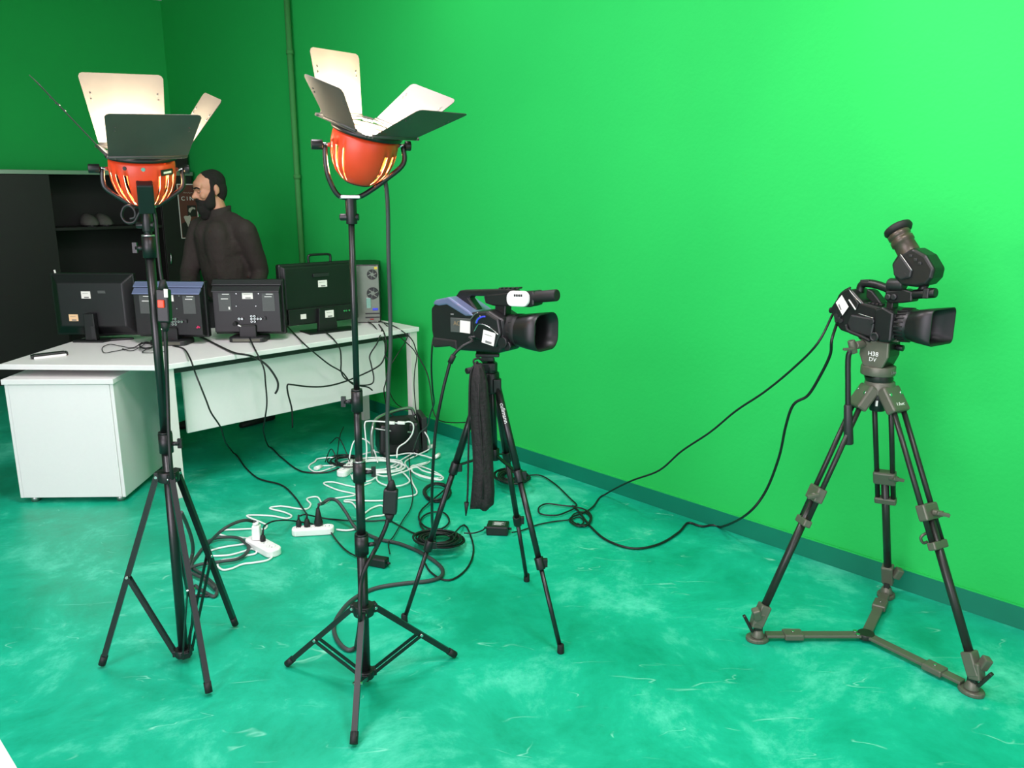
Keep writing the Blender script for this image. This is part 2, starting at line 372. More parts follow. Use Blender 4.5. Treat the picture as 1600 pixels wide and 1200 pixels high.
# ================================================================== cupboard along the back wall
CUPR = Vector((-2.99, 7.95, 0)); CANG = math.atan2(EB.y, EB.x)
CH, CDEP, CW = 1.77, 0.44, 3.3
t = thing('cupboard', 'tall black cupboard with an open shelf compartment under a pale top edge', 'cupboard', CUPR, (0, 0, CANG))
def bx(name, x0, x1, y0, y1, z0, z1, material, parent, bevel=0.002):
    m = MB(); m.box(((x0 + x1) / 2, (y0 + y1) / 2, (z0 + z1) / 2), (abs(x1 - x0), abs(y1 - y0), abs(z1 - z0))); return m.build(name, material, parent, bevel)
OL, ORR = -1.24, -0.34
bx('back_panel', -CW, -0.03, CDEP - 0.02, CDEP, 0.02, CH - 0.03, M_WOODIN, t)
bx('plinth', -CW, -0.03, 0.03, CDEP - 0.02, 0, 0.08, M_WOOD, t)
for x in (-CW, -2.3, OL - 0.02, ORR, -0.05): bx('side_panel', x, x + 0.02, 0.0, CDEP - 0.02, 0.08, CH - 0.03, M_WOOD, t)
tp = bx('top', -CW - 0.01, -0.02, -0.015, CDEP, CH - 0.03, CH, M_WOOD, t)
bx('edge_strip', -CW - 0.01, -0.02, -0.022, -0.0155, CH - 0.032, CH + 0.003, M_ALU, tp)
bx('shelf', OL, ORR, 0.01, CDEP - 0.02, 1.27, 1.295, M_WOOD, t)
bx('shelf', OL, ORR, 0.01, CDEP - 0.02, 0.66, 0.685, M_WOOD, t)
for x0, x1 in ((-CW + 0.005, -2.295), (-2.285, OL - 0.005)):
    dr = bx('door', x0, x1, -0.02, -0.001, 0.085, CH - 0.036, M_WOOD, t)
dr = bx('door', ORR + 0.005, -0.035, -0.02, -0.001, 0.085, CH - 0.036, M_WOOD, t)
m = MB(); m.tube(smooth_path([(ORR + 0.03, -0.02, 0.93), (ORR + 0.03, -0.045, 0.95), (ORR + 0.035, -0.045, 1.02), (ORR + 0.035, -0.02, 1.04)]), 0.006); m.build('handle', M_CHROME, dr)
def cup_pt(u, v, yoff=0.0):
    """point on the cupboard front plane (local coordinates)"""
    d = ray(u, v); tt = (CUPR + E1 * yoff).dot(E1) / d.dot(E1); p = CAMP + d * tt; q = p - CUPR; return Vector((q.dot(EB), yoff, p.z))
# grey shoes on the shelf
for k, (u, v) in enumerate(((140, 360), (163, 360))):
    p = cup_pt(u, v, 0.16); w = CUPR + EB * p.x + E1 * 0.16 + Vector((0, 0, 1.296))
    s = thing('shoe', ('left' if k == 0 else 'right') + ' one of the two grey rounded shoes on the cupboard shelf', 'shoe', w, (0, 0, CANG), 'shoes on the cupboard shelf')
    m = MB(); sx = 1 if k == 0 else -1
    prof = []
    rings = []
    for yy, hw, hh in ((-0.12, 0.03, 0.03), (-0.105, 0.055, 0.055), (-0.05, 0.068, 0.085), (0.03, 0.062, 0.095), (0.09, 0.05, 0.10), (0.115, 0.03, 0.07)):
        rings.append([Vector((hw * math.cos(PI * i / 10) + sx * 0.004, yy, 0.012 + hh * math.sin(PI * i / 10))) for i in range(11)])
    m.loft(rings); m.build('upper', mat('grey_felt', (88, 86, 80), 0.9, var=0.12), s)
    m = MB(); m.prism([(0.062 * math.cos(2 * PI * i / 20) * (1.05 if math.sin(2 * PI * i / 20) < 0 else 0.9), 0.122 * math.sin(2 * PI * i / 20)) for i in range(20)], 0, 0.014, plane='xy'); m.build('sole', M_RUBBER, s)
# poster on the narrow door
pa = cup_pt(273, 288, -0.021); pb = cup_pt(290, 372, -0.021)
PX0, PZ1, PZ0 = pa.x + 0.02, pa.z, pb.z; PW = 0.172
po = thing('poster', 'brown film poster with white lettering and pale figures on the cupboard door', 'poster', CUPR + EB * PX0 + E1 * -0.0215 + Vector((0, 0, PZ0)), (0, 0, CANG))
PHH = PZ1 - PZ0
m = MB(); m.box((PW / 2, 0, PHH / 2), (PW, 0.002, PHH)); m.build('sheet', M_POSTER, po)
m = MB()
for a, b in (((0, 0), (PW, 0)), ((PW, 0), (PW, PHH)), ((PW, PHH), (0, PHH)), ((0, PHH), (0, 0))): m.bar((a[0], -0.001, a[1]), (b[0], -0.001, b[1]), 0.006, 0.006)
m.build('border', M_STICK, po)
def flat(name, poly, material, parent, y=-0.0018, th=0.0006):
    mm = MB(); mm.prism(poly, y - th, y, plane='xz'); return mm.build(name, material, parent)
flat('printed_ground', [(0.01, 0.01), (PW - 0.01, 0.01), (PW - 0.01, PHH * 0.30), (0.07, PHH * 0.33), (0.01, PHH * 0.27)], mat('poster_dark_print', (28, 24, 22), 0.5), po)
flat('printed_scene', [(0.075, PHH * 0.40), (PW - 0.012, PHH * 0.40), (PW - 0.012, PHH * 0.61), (0.075, PHH * 0.61)], mat('poster_dark_print', (28, 24, 22), 0.5), po, -0.0024)
M_FIG = mat('poster_pale_print', (176, 170, 156), 0.6, var=0.25, scale=60)
flat('printed_figure', [(0.035, PHH * .40), (0.05, PHH * .42), (0.075, PHH * .41), (0.095, PHH * .43), (0.105, PHH * .38), (0.09, PHH * .30), (0.082, PHH * .23), (0.068, PHH * .21), (0.06, PHH * .27), (0.045, PHH * .33)], M_FIG, po, -0.003)
flat('printed_figure', [(0.085, PHH * .50), (0.09, PHH * .55), (0.12, PHH * .58), (0.15, PHH * .565), (0.15, PHH * .53), (0.13, PHH * .545), (0.115, PHH * .52), (0.10, PHH * .47)], M_FIG, po, -0.003)
flat('printed_figure', [(0.066, PHH * .185), (0.078, PHH * .20), (0.088, PHH * .185), (0.076, PHH * .15)], M_FIG, po, -0.003)
TX = lambda x, z: basis((x, -0.0028, z), (1, 0, 0), (0, 0, 1), (0, -1, 0))
lettering('C I N', 0.052, TX(0.085, PHH * 0.735), M_INK, po)
m = MB(); m.tube(smooth_path([(0.05, -0.0025, PHH * .835), (0.06, -0.0025, PHH * .86), (0.065, -0.0025, PHH * .835), (0.08, -0.0025, PHH * .85), (0.09, -0.0025, PHH * .835), (0.105, -0.0025, PHH * .86), (0.11, -0.0025, PHH * .83), (0.125, -0.0025, PHH * .85), (0.14, -0.0025, PHH * .84), (0.155, -0.0025, PHH * .855)], 4), 0.0014, 4); m.build('script_line', M_FIG, po)
# black case on the cupboard
p = cup_pt(272, 262, 0.05)
t = thing('equipment_case', 'black case with a pale lid strip standing on top of the cupboard', 'case', CUPR + EB * (p.x - 0.02) + E1 * 0.2 + Vector((0, 0, CH + 0.001)), (0, 0, CANG))
bx('body', -0.17, 0.17, -0.12, 0.12, 0, 0.40, M_WOOD, t, 0.008)
bx('lid', -0.175, 0.175, -0.125, 0.125, 0.402, 0.47, M_WOOD, t, 0.008)
bx('lid_strip', -0.176, 0.176, -0.127, -0.1255, 0.392, 0.412, M_ALU, t, 0)

# ================================================================== desk
DZ = 0.74
dpoly = [(-1.80, 4.10), (-0.607, 5.30), (-1.06, 5.765), (-2.60, 4.90), (-2.645, 4.13)]
t = thing('desk', 'white angled office desk with panel legs and modesty panel carrying four monitors', 'desk', (-1.80, 4.10, 0))
def wl(m, name, material, parent, bevel=0.0, segs=2): return m.build(name, material, parent, bevel, True, segs)
m = MB(); m.prism(dpoly, DZ - 0.028, DZ, plane='xy'); wl(m, 'worktop', M_WHITE, t, 0.003)
a = Vector((-1.80, 4.10, 0)); b = Vector((-0.607, 5.30, 0)); ed = (b - a).normalized(); en = Vector((-ed.y, ed.x, 0))
def deskbox(name, s0, s1, d0, d1, z0, z1, material, bevel=0.002, parent=None):
    ps = [a + ed * s0 + en * d0, a + ed * s1 + en * d0, a + ed * s1 + en * d1, a + ed * s0 + en * d1]
    mm = MB(); mm.add([p + Vector((0, 0, z)) for z in (z0, z1) for p in ps], [(3, 2, 1, 0), (4, 5, 6, 7), (0, 1, 5, 4), (1, 2, 6, 5), (2, 3, 7, 6), (3, 0, 4, 7)])
    return wl(mm, name, material, parent or t, bevel)
LEN = (b - a).length
deskbox('leg', 0.015, 0.075, 0.02, 0.075, 0, DZ - 0.028, M_WHITE2)
deskbox('leg', LEN - 0.065, LEN - 0.01, 0.012, 0.06, 0, DZ - 0.028, M_WHITE2)
deskbox('leg', LEN - 0.065, LEN - 0.01, 0.58, 0.63, 0, DZ - 0.028, M_WHITE2)
deskbox('cross_rail', LEN - 0.06, LEN - 0.02, 0.06, 0.58, DZ - 0.07, DZ - 0.03, M_WHITE2)
deskbox('cross_rail', 0.075, LEN - 0.065, 0.035, 0.055, DZ - 0.06, DZ - 0.029, M_DARK)
deskbox('modesty_panel', 0.15, LEN - 0.21, 0.10, 0.118, 0.325, DZ - 0.045, M_WHITE)
for s in (0.2, LEN - 0.3): deskbox('bracket', s, s + 0.05, 0.0985, 0.1195, DZ - 0.046, DZ - 0.029, M_DARK)
mm = MB(); mm.box((-2.56, 4.84, (DZ - 0.028) / 2), (0.05, 0.05, DZ - 0.028)); wl(mm, 'leg', M_WHITE2, t, 0.002)

# pedestal
t = thing('drawer_pedestal', 'low white pedestal cabinet on small feet tucked under the desk wing', 'cabinet', (-2.33, 4.38, 0), (0, 0, math.radians(1.5)))
bx('side_panel', -0.275, -0.257, -0.30, 0.27, 0.03, 0.646, M_WHITE, t); bx('side_panel', 0.257, 0.275, -0.30, 0.27, 0.03, 0.646, M_WHITE, t)
bx('front_panel', -0.256, 0.256, -0.303, -0.285, 0.032, 0.644, M_WHITE, t)
bx('back_panel', -0.256, 0.256, 0.25, 0.268, 0.032, 0.644, M_WHITE, t); bx('bottom_panel', -0.256, 0.256, -0.284, 0.249, 0.031, 0.048, M_WHITE, t)
bx('top_panel', -0.283, 0.283, -0.312, 0.28, 0.647, 0.675, M_WHITE, t, 0.003)
for x in (-0.22, 0.23):
    for y in (-0.26, 0.22):
        m = MB(); m.cyl((x, y, 0), (x, y, 0.03), 0.022, n=14); m.build('foot', M_ALU, t)

# table corner in the foreground (lower left)
e0 = G(0, 1153, DZ); e1p = G(28, 1200, DZ); ed2 = (e0 - e1p).normalized()
c0 = e0 + ed2 * 0.25
t = thing('side_table', 'corner of a white table top cut off at the lower left of the picture', 'table', (c0.x, c0.y, 0), (0, 0, math.atan2(-ed2.y, -ed2.x)))
bx('table_top', 0, 0.9, -0.55, 0.0, DZ - 0.025, DZ, M_WHITE, t, 0.003)
for x in (0.05, 0.85):
    for y in (-0.5, -0.05): bx('leg', x - 0.02, x + 0.02, y - 0.02, y + 0.02, 0, DZ - 0.026, M_WHITE2, t)

# ================================================================== monitors
def sticker(parent, x, z, w, h, y, material=M_STICK, lines=True, name='sticker', tilt=0.0):
    R = Matrix.Rotation(tilt, 4, 'Y'); M = Matrix.Translation((x, 0, z)) @ R
    mm = MB(); mm.prism([(-w / 2, -h / 2), (w / 2, -h / 2), (w / 2, h / 2), (-w / 2, h / 2)], y - 0.0012, y, M); o = mm.build(name, material, parent)
    if lines:
        q = MB(); q.prism([(-w * .2, -h * .42), (w * .3, -h * .42), (w * .3, -h * .25), (-w * .2, -h * .25)], y - 0.0018, y - 0.0012, M)
        q.prism([(-w * .35, h * .18), (w * .25, h * .18), (w * .25, h * .22), (-w * .35, h * .22)], y - 0.0018, y - 0.0012, M); q.build('printed_lines', M_STICKG, o)
    return o
# first monitor: plain black back, thin stand (local: -y is the back that faces the camera)
p = G(150, 533, DZ); 
t = thing('monitor', 'black monitor seen from behind with white and orange stickers on the left desk wing', 'monitor', p, (0, 0, math.radians(-2)), 'monitors on the desk')
W1, HB = 0.500, 0.365; zc = 0.215
m = MB(); m.box((0.0, 0.05, zc), (W1, 0.03, HB)); m.build('bezel', M_BLACK, t, 0.006)
m = MB(); h2 = W1 / 2 - 0.005
def frus(m, x0, x1, z0, z1, y0, ins, y1, top=None):
    top = ins if top is None else top
    r0 = [Vector((x0, y0, z0)), Vector((x1, y0, z0)), Vector((x1, y0, z1)), Vector((x0, y0, z1))]
    r1 = [Vector((x0 + ins, y1, z0 + ins)), Vector((x1 - ins, y1, z0 + ins)), Vector((x1 - ins, y1, z1 - top)), Vector((x0 + ins, y1, z1 - top))]
    m.loft([r0, r1], smooth=False)
frus(m, -h2, h2, zc - HB / 2 + 0.005, zc + HB / 2 - 0.004, 0.036, 0.05, -0.004); m.build('back_shell', M_BLACK, t, 0.006)
sticker(t, -0.045 + 0.02, zc + 0.06, 0.055, 0.042, -0.0045); sticker(t, -0.115 + 0.0, zc - 0.075, 0.055, 0.04, -0.0045, M_STICKO)
sticker(t, 0.07, zc + 0.078, 0.045, 0.016, -0.0045, M_LABEL, False, 'badge')
m = MB(); m.prism([(-0.038, 0.012), (0.03, 0.012), (0.026, 0.17), (-0.034, 0.17)], -0.045, -0.006); m.build('stand_neck', M_BLACK, t, 0.004)
m = MB(); m.box((0.015, -0.046, 0.06), (0.022, 0.002, 0.07)); m.build('cable_slot', M_DARK, t)
m = MB(); m.prism([(-0.11, -0.055), (0.07, -0.055), (0.09, 0.0), (0.20, 0.06), (0.19, 0.075), (-0.05, 0.075), (-0.12, -0.03)], 0.0, 0.012, plane='xy'); m.build('stand_base', M_BLACK, t, 0.003)
m = MB(); m.box((-h2 + 0.02, 0.05, zc + HB / 2 + 0.008), (0.008, 0.006, 0.02), Euler((0, -0.2, 0)).to_matrix()); m.build('paper_tab', M_STICK, t)

# two broadcast monitors
def studio_monitor(u, v, yaw, label):
    p = G(u, v, DZ); t = thing('studio_monitor', label, 'monitor', p, (0, 0, math.radians(yaw)), 'monitors on the desk')
    w, h = 0.415, 0.325; zc = 0.060 + h / 2 - 0.025
    m = MB(); m.box((0, 0.05, zc), (w, 0.04, h)); m.build('bezel', M_BLACK, t, 0.005)
    m = MB(); m.prism([(-0.02 + 0.05, zc - h / 2 + 0.006), (-0.022, zc - h / 2 + 0.02), (-0.022, zc + h / 2 - 0.06), (0.005, zc + h / 2 - 0.05), (0.028, zc + h / 2 - 0.008)], -w / 2 + 0.012, w / 2 - 0.012, plane='yz'); m.build('back_shell', M_BLACK, t, 0.003)
    m = MB(); m.prism([(0.031, zc + h / 2), (-0.002, zc + h / 2 - 0.026), (-0.002, zc + h / 2 - 0.032), (0.031, zc + h / 2 - 0.012)], -w / 2 + 0.004, w / 2 - 0.004, plane='yz'); m.build('top_hood', M_SILVERB if label.startswith('boxy') else M_DARK, t, 0.002)
    m = MB(); m.prism([(0.0, zc + h / 2 - 0.034), (-0.034, zc + h / 2 - 0.062), (-0.034, zc + h / 2 - 0.068), (0.0, zc + h / 2 - 0.05)], -w / 2 + 0.01, w / 2 - 0.01, plane='yz'); m.build('top_hood', M_SILVERB if label.startswith('boxy') else M_DARK, t, 0.002)
    Y = -0.0225
    for x in (-0.125, 0.13):
        lb = sticker(t, x, zc + 0.035, 0.072, 0.105, Y, M_LABEL, False, 'rating_label')
        q = MB(); q.box((x + 0.008, Y - 0.0015, zc + 0.082), (0.04, 0.001, 0.005)); q.box((x + 0.0, Y - 0.0015, zc + 0.055 - (0.0 if x < 0 else -0.012)), (0.042, 0.001, 0.004))
        if x < 0: q.box((x + 0.024, Y - 0.0015, zc - 0.0), (0.009, 0.001, 0.016))
        q.build('printed_lines', M_INK, lb)
    sticker(t, 0.01, zc + 0.072, 0.062, 0.036, Y)
    def bnc(x, z, r=0.0065):
        q = MB(); q.cyl((x, Y + 0.001, z), (x, Y - 0.016, z), r, n=10); o = q.build('connector', M_CHROME, t); q = MB(); q.cyl((x, Y - 0.016, z), (x, Y - 0.0175, z), r * 0.5, n=8); q.build('pin', M_BLACK, o)
    for x, z in ((-0.045, -0.062), (-0.028, -0.062), (0.028, -0.046), (0.046, -0.046), (0.028, -0.062), (0.046, -0.062), (0.064, -0.062), (0.082, -0.062), (0.028, -0.078), (0.046, -0.078)): bnc(x, zc + z)
    for x, z in ((-0.06, 0.012), (0.055, 0.012), (-0.055, 0.085), (0.075, 0.085)):
        q = MB(); q.cyl((x, Y + 0.001, zc + z), (x, Y - 0.002, zc + z), 0.003, n=8); q.build('screw', M_CHROME, t)
    q = MB(); q.box((0.105, Y - 0.006, zc - 0.06), (0.012, 0.012, 0.02)); q.build('connector', M_DARK, t, 0.002)
    q = MB(); q.cyl((-0.07, Y, zc - 0.088), (-0.07, Y - 0.03, zc - 0.092), 0.011, n=10); q.build('power_plug', M_RUBBER, t)
    q = MB(); q.cyl((-0.052, Y - 0.02, zc - 0.098), (-0.035, Y - 0.02, zc - 0.106), 0.004, n=8); q.build('cable_tag', M_PWHITE, t)
    m = MB(); m.box((0.0, -0.008, 0.055), (0.10, 0.06, 0.085)); m.build('stand_neck', M_BLACK, t, 0.004)
    m = MB(); m.box((0.0, -0.014, 0.098), (0.092, 0.06, 0.006)); m.build('hinge_bar', M_STEELD, t, 0.002)
    m = MB(); m.prism(rrect(0.215, 0.15, 0.03), 0.0, 0.03, Matrix.Translation((0, 0.0, 0)), plane='xy'); bs = m.build('stand_base', M_DARK, t, 0.006)
    m = MB(); m.box((0.0, -0.0755, 0.015), (0.16, 0.001, 0.016)); m.build('base_strip', M_STEEL, bs)
    return t
s2 = studio_monitor(270, 537, -3, 'boxy black studio monitor with blue-grey top ledges and a pink tag behind the stand')
s3 = studio_monitor(391, 532, 1, 'black studio monitor with a white sticker, in front of the bearded man')
m = MB(); m.box((0.175, -0.026, 0.105), (0.016, 0.004, 0.007), Euler((0, 0.6, 0)).to_matrix()); m.box((0.170, -0.026, 0.102), (0.016, 0.004, 0.007), Euler((0, -0.5, 0)).to_matrix()); m.build('pink_tag', mat('pink_tag', (205, 40, 95), 0.5), s2)

# big monitor with a carrying handle, parallel to the desk edge
pA = Vector((-1.20, 5.17, DZ))
t = thing('monitor', 'largest black monitor with a carry handle and pale stickers beside the computer tower', 'monitor', pA, (0, 0, math.atan2(ed.y, ed.x) - 0.08), 'monitors on the desk')
w, h = 0.545, 0.385; zc = 0.045 + h / 2
m = MB(); m.box((0, 0.05, zc), (w, 0.045, h)); m.build('bezel', M_BLACK, t, 0.012)
m = MB(); frus(m, -w / 2 + .01, w / 2 - .01, 0.05, zc + h / 2 - 0.01, 0.03, 0.02, 0.008, 0.012); m.build('back_shell', M_BLACK, t, 0.006)
m = MB(); m.box((0, 0.0, 0.105), (w - 0.06, 0.03, 0.10)); m.build('lower_housing', M_BLACK, t, 0.006)
m = MB(); m.box((0, 0.002, zc + 0.115), (0.11, 0.013, 0.02)); m.build('vent', M_DARK, t, 0.003)
sticker(t, 0.01, zc + 0.06, 0.062, 0.042, 0.0075); sticker(t, 0.02, 0.11, 0.06, 0.045, -0.0445 + 0.0); sticker(t, -0.145, 0.105, 0.038, 0.03, -0.0155, lines=False)
m = MB(); m.prism([(-0.06, 0.006), (0.075, 0.006), (0.065, 0.15), (-0.05, 0.15)], -0.044, -0.016); m.build('stand_neck', M_BLACK, t, 0.004)
m = MB(); m.prism([(-0.15, -0.10), (0.17, -0.12), (0.20, 0.02), (-0.14, 0.06)], 0, 0.008, plane='xy'); m.build('stand_base', M_BLACK, t, 0.002)
hp = smooth_path([(-0.055, 0.05, zc + h / 2 - 0.004), (-0.057, 0.05, zc + h / 2 + 0.03), (-0.045, 0.05, zc + h / 2 + 0.045), (0.02, 0.05, zc + h / 2 + 0.047), (0.085, 0.05, zc + h / 2 + 0.045), (0.097, 0.05, zc + h / 2 + 0.03), (0.095, 0.05, zc + h / 2 - 0.004)], 5)
m = MB(); m.tube(hp, 0.008); m.build('handle', M_BLACK, t)
for x in (0.14, 0.155, 0.175):
    m = MB(); m.cyl((x, -0.015, 0.115), (x, -0.022, 0.115), 0.006, n=8); m.build('connector', M_CHROME, t)

# computer tower
pt = G(574, 506, DZ); 
t = thing('computer_tower', 'computer tower with bare steel back and two fans beside the largest monitor', 'computer', pt + Vector((-0.035, 0.235, 0)), (0, 0, math.radians(8)))
TW, TD, TH = 0.185, 0.40, 0.39
bx('case', -TW / 2, TW / 2, -TD / 2 + 0.012, TD / 2, 0.0, TH, M_BLACK, t, 0.004)
bx('back_plate', -TW / 2 + 0.006, TW / 2 - 0.006, -TD / 2, -TD / 2 + 0.0115, 0.006, TH - 0.008, M_PCBACK, t, 0.001)
Yb = -TD / 2
for z, r in ((TH - 0.065, 0.034), (TH - 0.19, 0.04)):
    m = MB(); m.lathe([(r, 0), (r, 0.004), (r * 0.9, 0.005), (r * 0.88, 0.001)], basis((0.045, Yb, z), (1, 0, 0), (0, 0, 1), (0, -1, 0)), 24); fn = m.build('fan', M_DARK, t)
    m = MB(); m.cyl((0.045, Yb - 0.001, z), (0.045, Yb - 0.005, z), r * 0.34, n=14); m.build('hub', M_PCBACK, fn)
    for k in range(6):
        an = k * PI / 3; m = MB(); m.bar((0.045 + r * .35 * math.cos(an), Yb - 0.003, z + r * .35 * math.sin(an)), (0.045 + r * .88 * math.cos(an + .3), Yb - 0.003, z + r * .88 * math.sin(an + .3)), 0.002, 0.006); m.build('blade', M_PCBACK, fn)
bx('port_block', 0.0, 0.03, Yb - 0.006, Yb, 0.10, 0.17, M_CHROME, t, 0.001); bx('port_block', 0.04, 0.075, Yb - 0.006, Yb, 0.085, 0.10, M_BLUE, t, 0.001)
for i in range(5): bx('slot_cover', -0.01, 0.085, Yb - 0.003, Yb, 0.02 + i * 0.013, 0.029 + i * 0.013, M_DARK if i % 2 else M_PCBACK, t, 0)
bx('red_port', 0.02, 0.045, Yb - 0.008, Yb - 0.0035, 0.022, 0.03, mat('red_plastic', (150, 30, 24), 0.5), t, 0.001)
bx('yellow_label', 0.06, 0.08, Yb - 0.0015, Yb, TH - 0.03, TH - 0.015, mat('yellow_label', (214, 190, 60), 0.6), t, 0)

# small things on the desk
pd0 = G(52, 561, DZ); pd1 = G(103, 555, DZ); dd = (pd1 - pd0)
t = thing('pen_case', 'slim black and white case lying near the left corner of the desk', 'case', (pd0 + pd1) / 2 + Vector((0, 0, 0.0)), (0, 0, math.atan2(dd.y, dd.x)))
L2 = dd.length / 2
bx('lower_shell', -L2, L2, -0.022, 0.022, 0.0, 0.012, M_PWHITE, t, 0.004); bx('upper_shell', -L2, L2, -0.018, 0.024, 0.0125, 0.024, M_BLACK, t, 0.005)
for sx in (-1, 1): bx('end_cap', sx * (L2 + 0.004) - 0.005, sx * (L2 + 0.004) + 0.005, -0.019, 0.02, 0.003, 0.022, M_BLACK, t, 0.003)

# ================================================================== cables
def cable(name, label, pts, r, material=None, group=None, n=7, k=6, cat='cable', closed=False, ends=None):
    material = material or M_CABLE
    P = smooth_path(pts, k, closed)
    for p in P: p.z = max(p.z, r + 0.0005)
    base = Vector((P[0].x, P[0].y, min(p.z for p in P)))
    if ends is None:
        m = MB(); m.tube([p - base for p in P], r, n, closed); o = m.build(name, material); o.location = base; return tag(o, label, cat, group)
    t = thing(name, label, cat, base, None, group); m = MB(); m.tube([p - base for p in P], r, n, closed); m.build('cord', material, t)
    for (i, kind, mt, ln, rr) in ends:
        a_, b_ = (P[0], P[1]) if i == 0 else (P[-1], P[-2]); d = (a_ - b_).normalized(); m = MB(); q = a_ - base
        m.cyl(q - d * ln * 0.3, q + d * ln * 0.7, rr * 0.8, rr, n=8); m.build(kind, mt, t)
    return t
def fl(pts, z=0.006): return [G(u, v, z) for u, v in pts]
def hang(pts, y0, y1):
    n = len(pts); L = [0]
    for i in range(1, n): L.append(L[-1] + math.hypot(pts[i][0] - pts[i - 1][0], pts[i][1] - pts[i - 1][1]))
    return [D(u, v, y0 + (y1 - y0) * L[i] / L[-1]) for i, (u, v) in enumerate(pts)]
def c3(pts): return [(280 + x * 0.11667, 780 + y * 0.11667) for x, y in pts]       # crops used for measuring
def c7(pts): return [(280 + x * 0.375, 640 + y * 0.375) for x, y in pts]
def cp2(pts): return [(480 + x * 0.1375, 640 + y * 0.1375) for x, y in pts]
WR = 0.0046
GW = 'white extension cords on the floor'
cable('extension_cord', 'white extension cord zigzagging from the left power strip to the pile under the desk',
      fl(c3([(1290, 715), (1200, 810), (1000, 850), (850, 870), (700, 930), (580, 945), (515, 885), (570, 820), (720, 800), (900, 755), (1020, 730), (1030, 690), (960, 668), (860, 700), (690, 745), (500, 760), (405, 750), (380, 720), (470, 672), (650, 632), (860, 602), (955, 572), (950, 530), (830, 515), (650, 500), (530, 460), (600, 416), (780, 405), (980, 396), (1140, 398), (1172, 350), (1090, 306), (910, 228), (1000, 213), (1250, 225), (1440, 258), (1505, 222), (1400, 172), (1212, 122), (1330, 95)])
         + c7([(440, 404), (525, 415), (548, 395), (532, 372), (575, 364), (600, 392), (640, 372), (735, 355), (660, 335), (602, 308), (640, 302), (700, 316), (745, 322), (800, 305)])), WR, M_CABLEW, GW, k=5)
cable('extension_cord', 'white extension cord looping from the middle power strip past the inline dimmer',
      fl(c7([(655, 500), (700, 503), (738, 494), (765, 465), (800, 447), (858, 436), (845, 400), (800, 412), (760, 440), (745, 420), (720, 388), (690, 384), (700, 377), (780, 380), (860, 378), (930, 365), (990, 350), (970, 300), (962, 250), (980, 232), (1040, 248), (1095, 278), (1060, 286), (990, 268), (958, 246), (990, 236), (1030, 225), (1045, 215)]), 0.008), WR, M_CABLEW, GW, k=5)
pile = []
for i in range(5):
    for kx in range(9):
        an = 2 * PI * kx / 9 + i * 0.5; pile.append(G(590 + 38 * math.cos(an) + 6 * math.sin(i * 2.1), 727 - 9.5 * math.sin(an) + 2.5 * math.cos(i * 1.7), 0.010 + 0.007 * i))
cable('extension_cord', 'white cord coiled in several loops right of the far power strip', pile, WR, M_CABLEW, GW, k=4)
cable('extension_cord', 'white cord making one big loop on the floor below the coil', fl(cp2([(900, 640), (1040, 680), (1150, 780), (1150, 830), (1030, 870), (900, 860), (800, 810), (800, 740), (880, 680), (1000, 620), (1090, 560), (1200, 500), (1290, 455), (1390, 425)]), 0.014), WR, M_CABLEW, GW, k=6, ends=[(1, 'plug', M_PWHITE, 0.06, 0.016)])
cable('extension_cord', 'white cord in a long flat oval left of the far power strip', fl(cp2([(340, 640), (200, 690), (100, 710), (25, 670), (30, 630), (90, 590), (120, 560), (250, 545), (420, 550), (540, 555), (420, 590), (300, 630), (180, 640), (140, 655)]), 0.006), WR, M_CABLEW, GW, k=6, ends=[(1, 'plug', M_PWHITE, 0.05, 0.016)])
y_ = 4.80
cable('extension_cord', 'white cord arching up in a hoop above the far power strip', [G(545, 722, 0.02), D(548, 705, 4.75), D(553, 690, 4.8), D(562, 685, 4.82), D(575, 690, 4.83), D(585, 705, 4.80), G(590, 722, 0.04)], WR, M_CABLEW, GW)
cable('extension_cord', 'white cord draped over the black trolley with two joined connectors', [G(572, 720, 0.02), D(573, 700, 4.78), D(571, 680, 4.80), D(570, 662, 4.82), D(576, 658, 4.82), D(600, 659, 4.80), D(625, 661, 4.80), D(640, 659, 4.80), D(646, 665, 4.80), D(644, 678, 4.80), D(635, 690, 4.78), D(622, 700, 4.76), G(620, 716, 0.03)], WR, M_CABLEW, GW)
for u, lb in ((611, 'left'), (627, 'right')):
    p0 = D(u - 6, 660.5, 4.785); p1 = D(u + 6, 661, 4.785); m = MB(); c_ = (p0 + p1) / 2; m.bar(p0 - c_, p1 - c_, 0.018, 0.018)
    o = m.build('cord_connector', M_PWHITE, None, 0.004); o.location = c_; tag(o, lb + ' white cord connector lying on top of the black trolley', 'connector', 'white connectors')
cable('extension_cord', 'thin white cord running down from the desk leg to a white plug', [D(657, 663, 5.0), D(661, 671, 4.95), D(668, 682, 4.9), D(671, 692, 4.85), G(670, 702, 0.02), G(650, 712, 0.012), G(633, 722, 0.01), G(640, 735, 0.012)], WR, M_CABLEW, GW)
cable('extension_cord', 'white cord snaking behind the trolley towards the wall', fl([(560, 712), (585, 706), (610, 712), (640, 708), (662, 712), (676, 716), (682, 713)], 0.02), WR, M_CABLEW, GW, ends=[(1, 'plug', M_PWHITE, 0.05, 0.014)])
cable('extension_cord', 'white cord crossing the coil beside the far power strip', fl([(574, 735), (600, 744), (628, 738), (650, 730), (662, 736), (690, 744), (688, 750), (660, 745), (644, 736), (648, 728), (668, 722)], 0.03), WR, M_CABLEW, GW)
cable('extension_cord', 'short white cord in a small loop left of the light stand pole', fl([(548, 742), (556, 750), (575, 752), (588, 744), (580, 734), (566, 733), (556, 738), (550, 746), (560, 756)], 0.016), WR, M_CABLEW, GW)
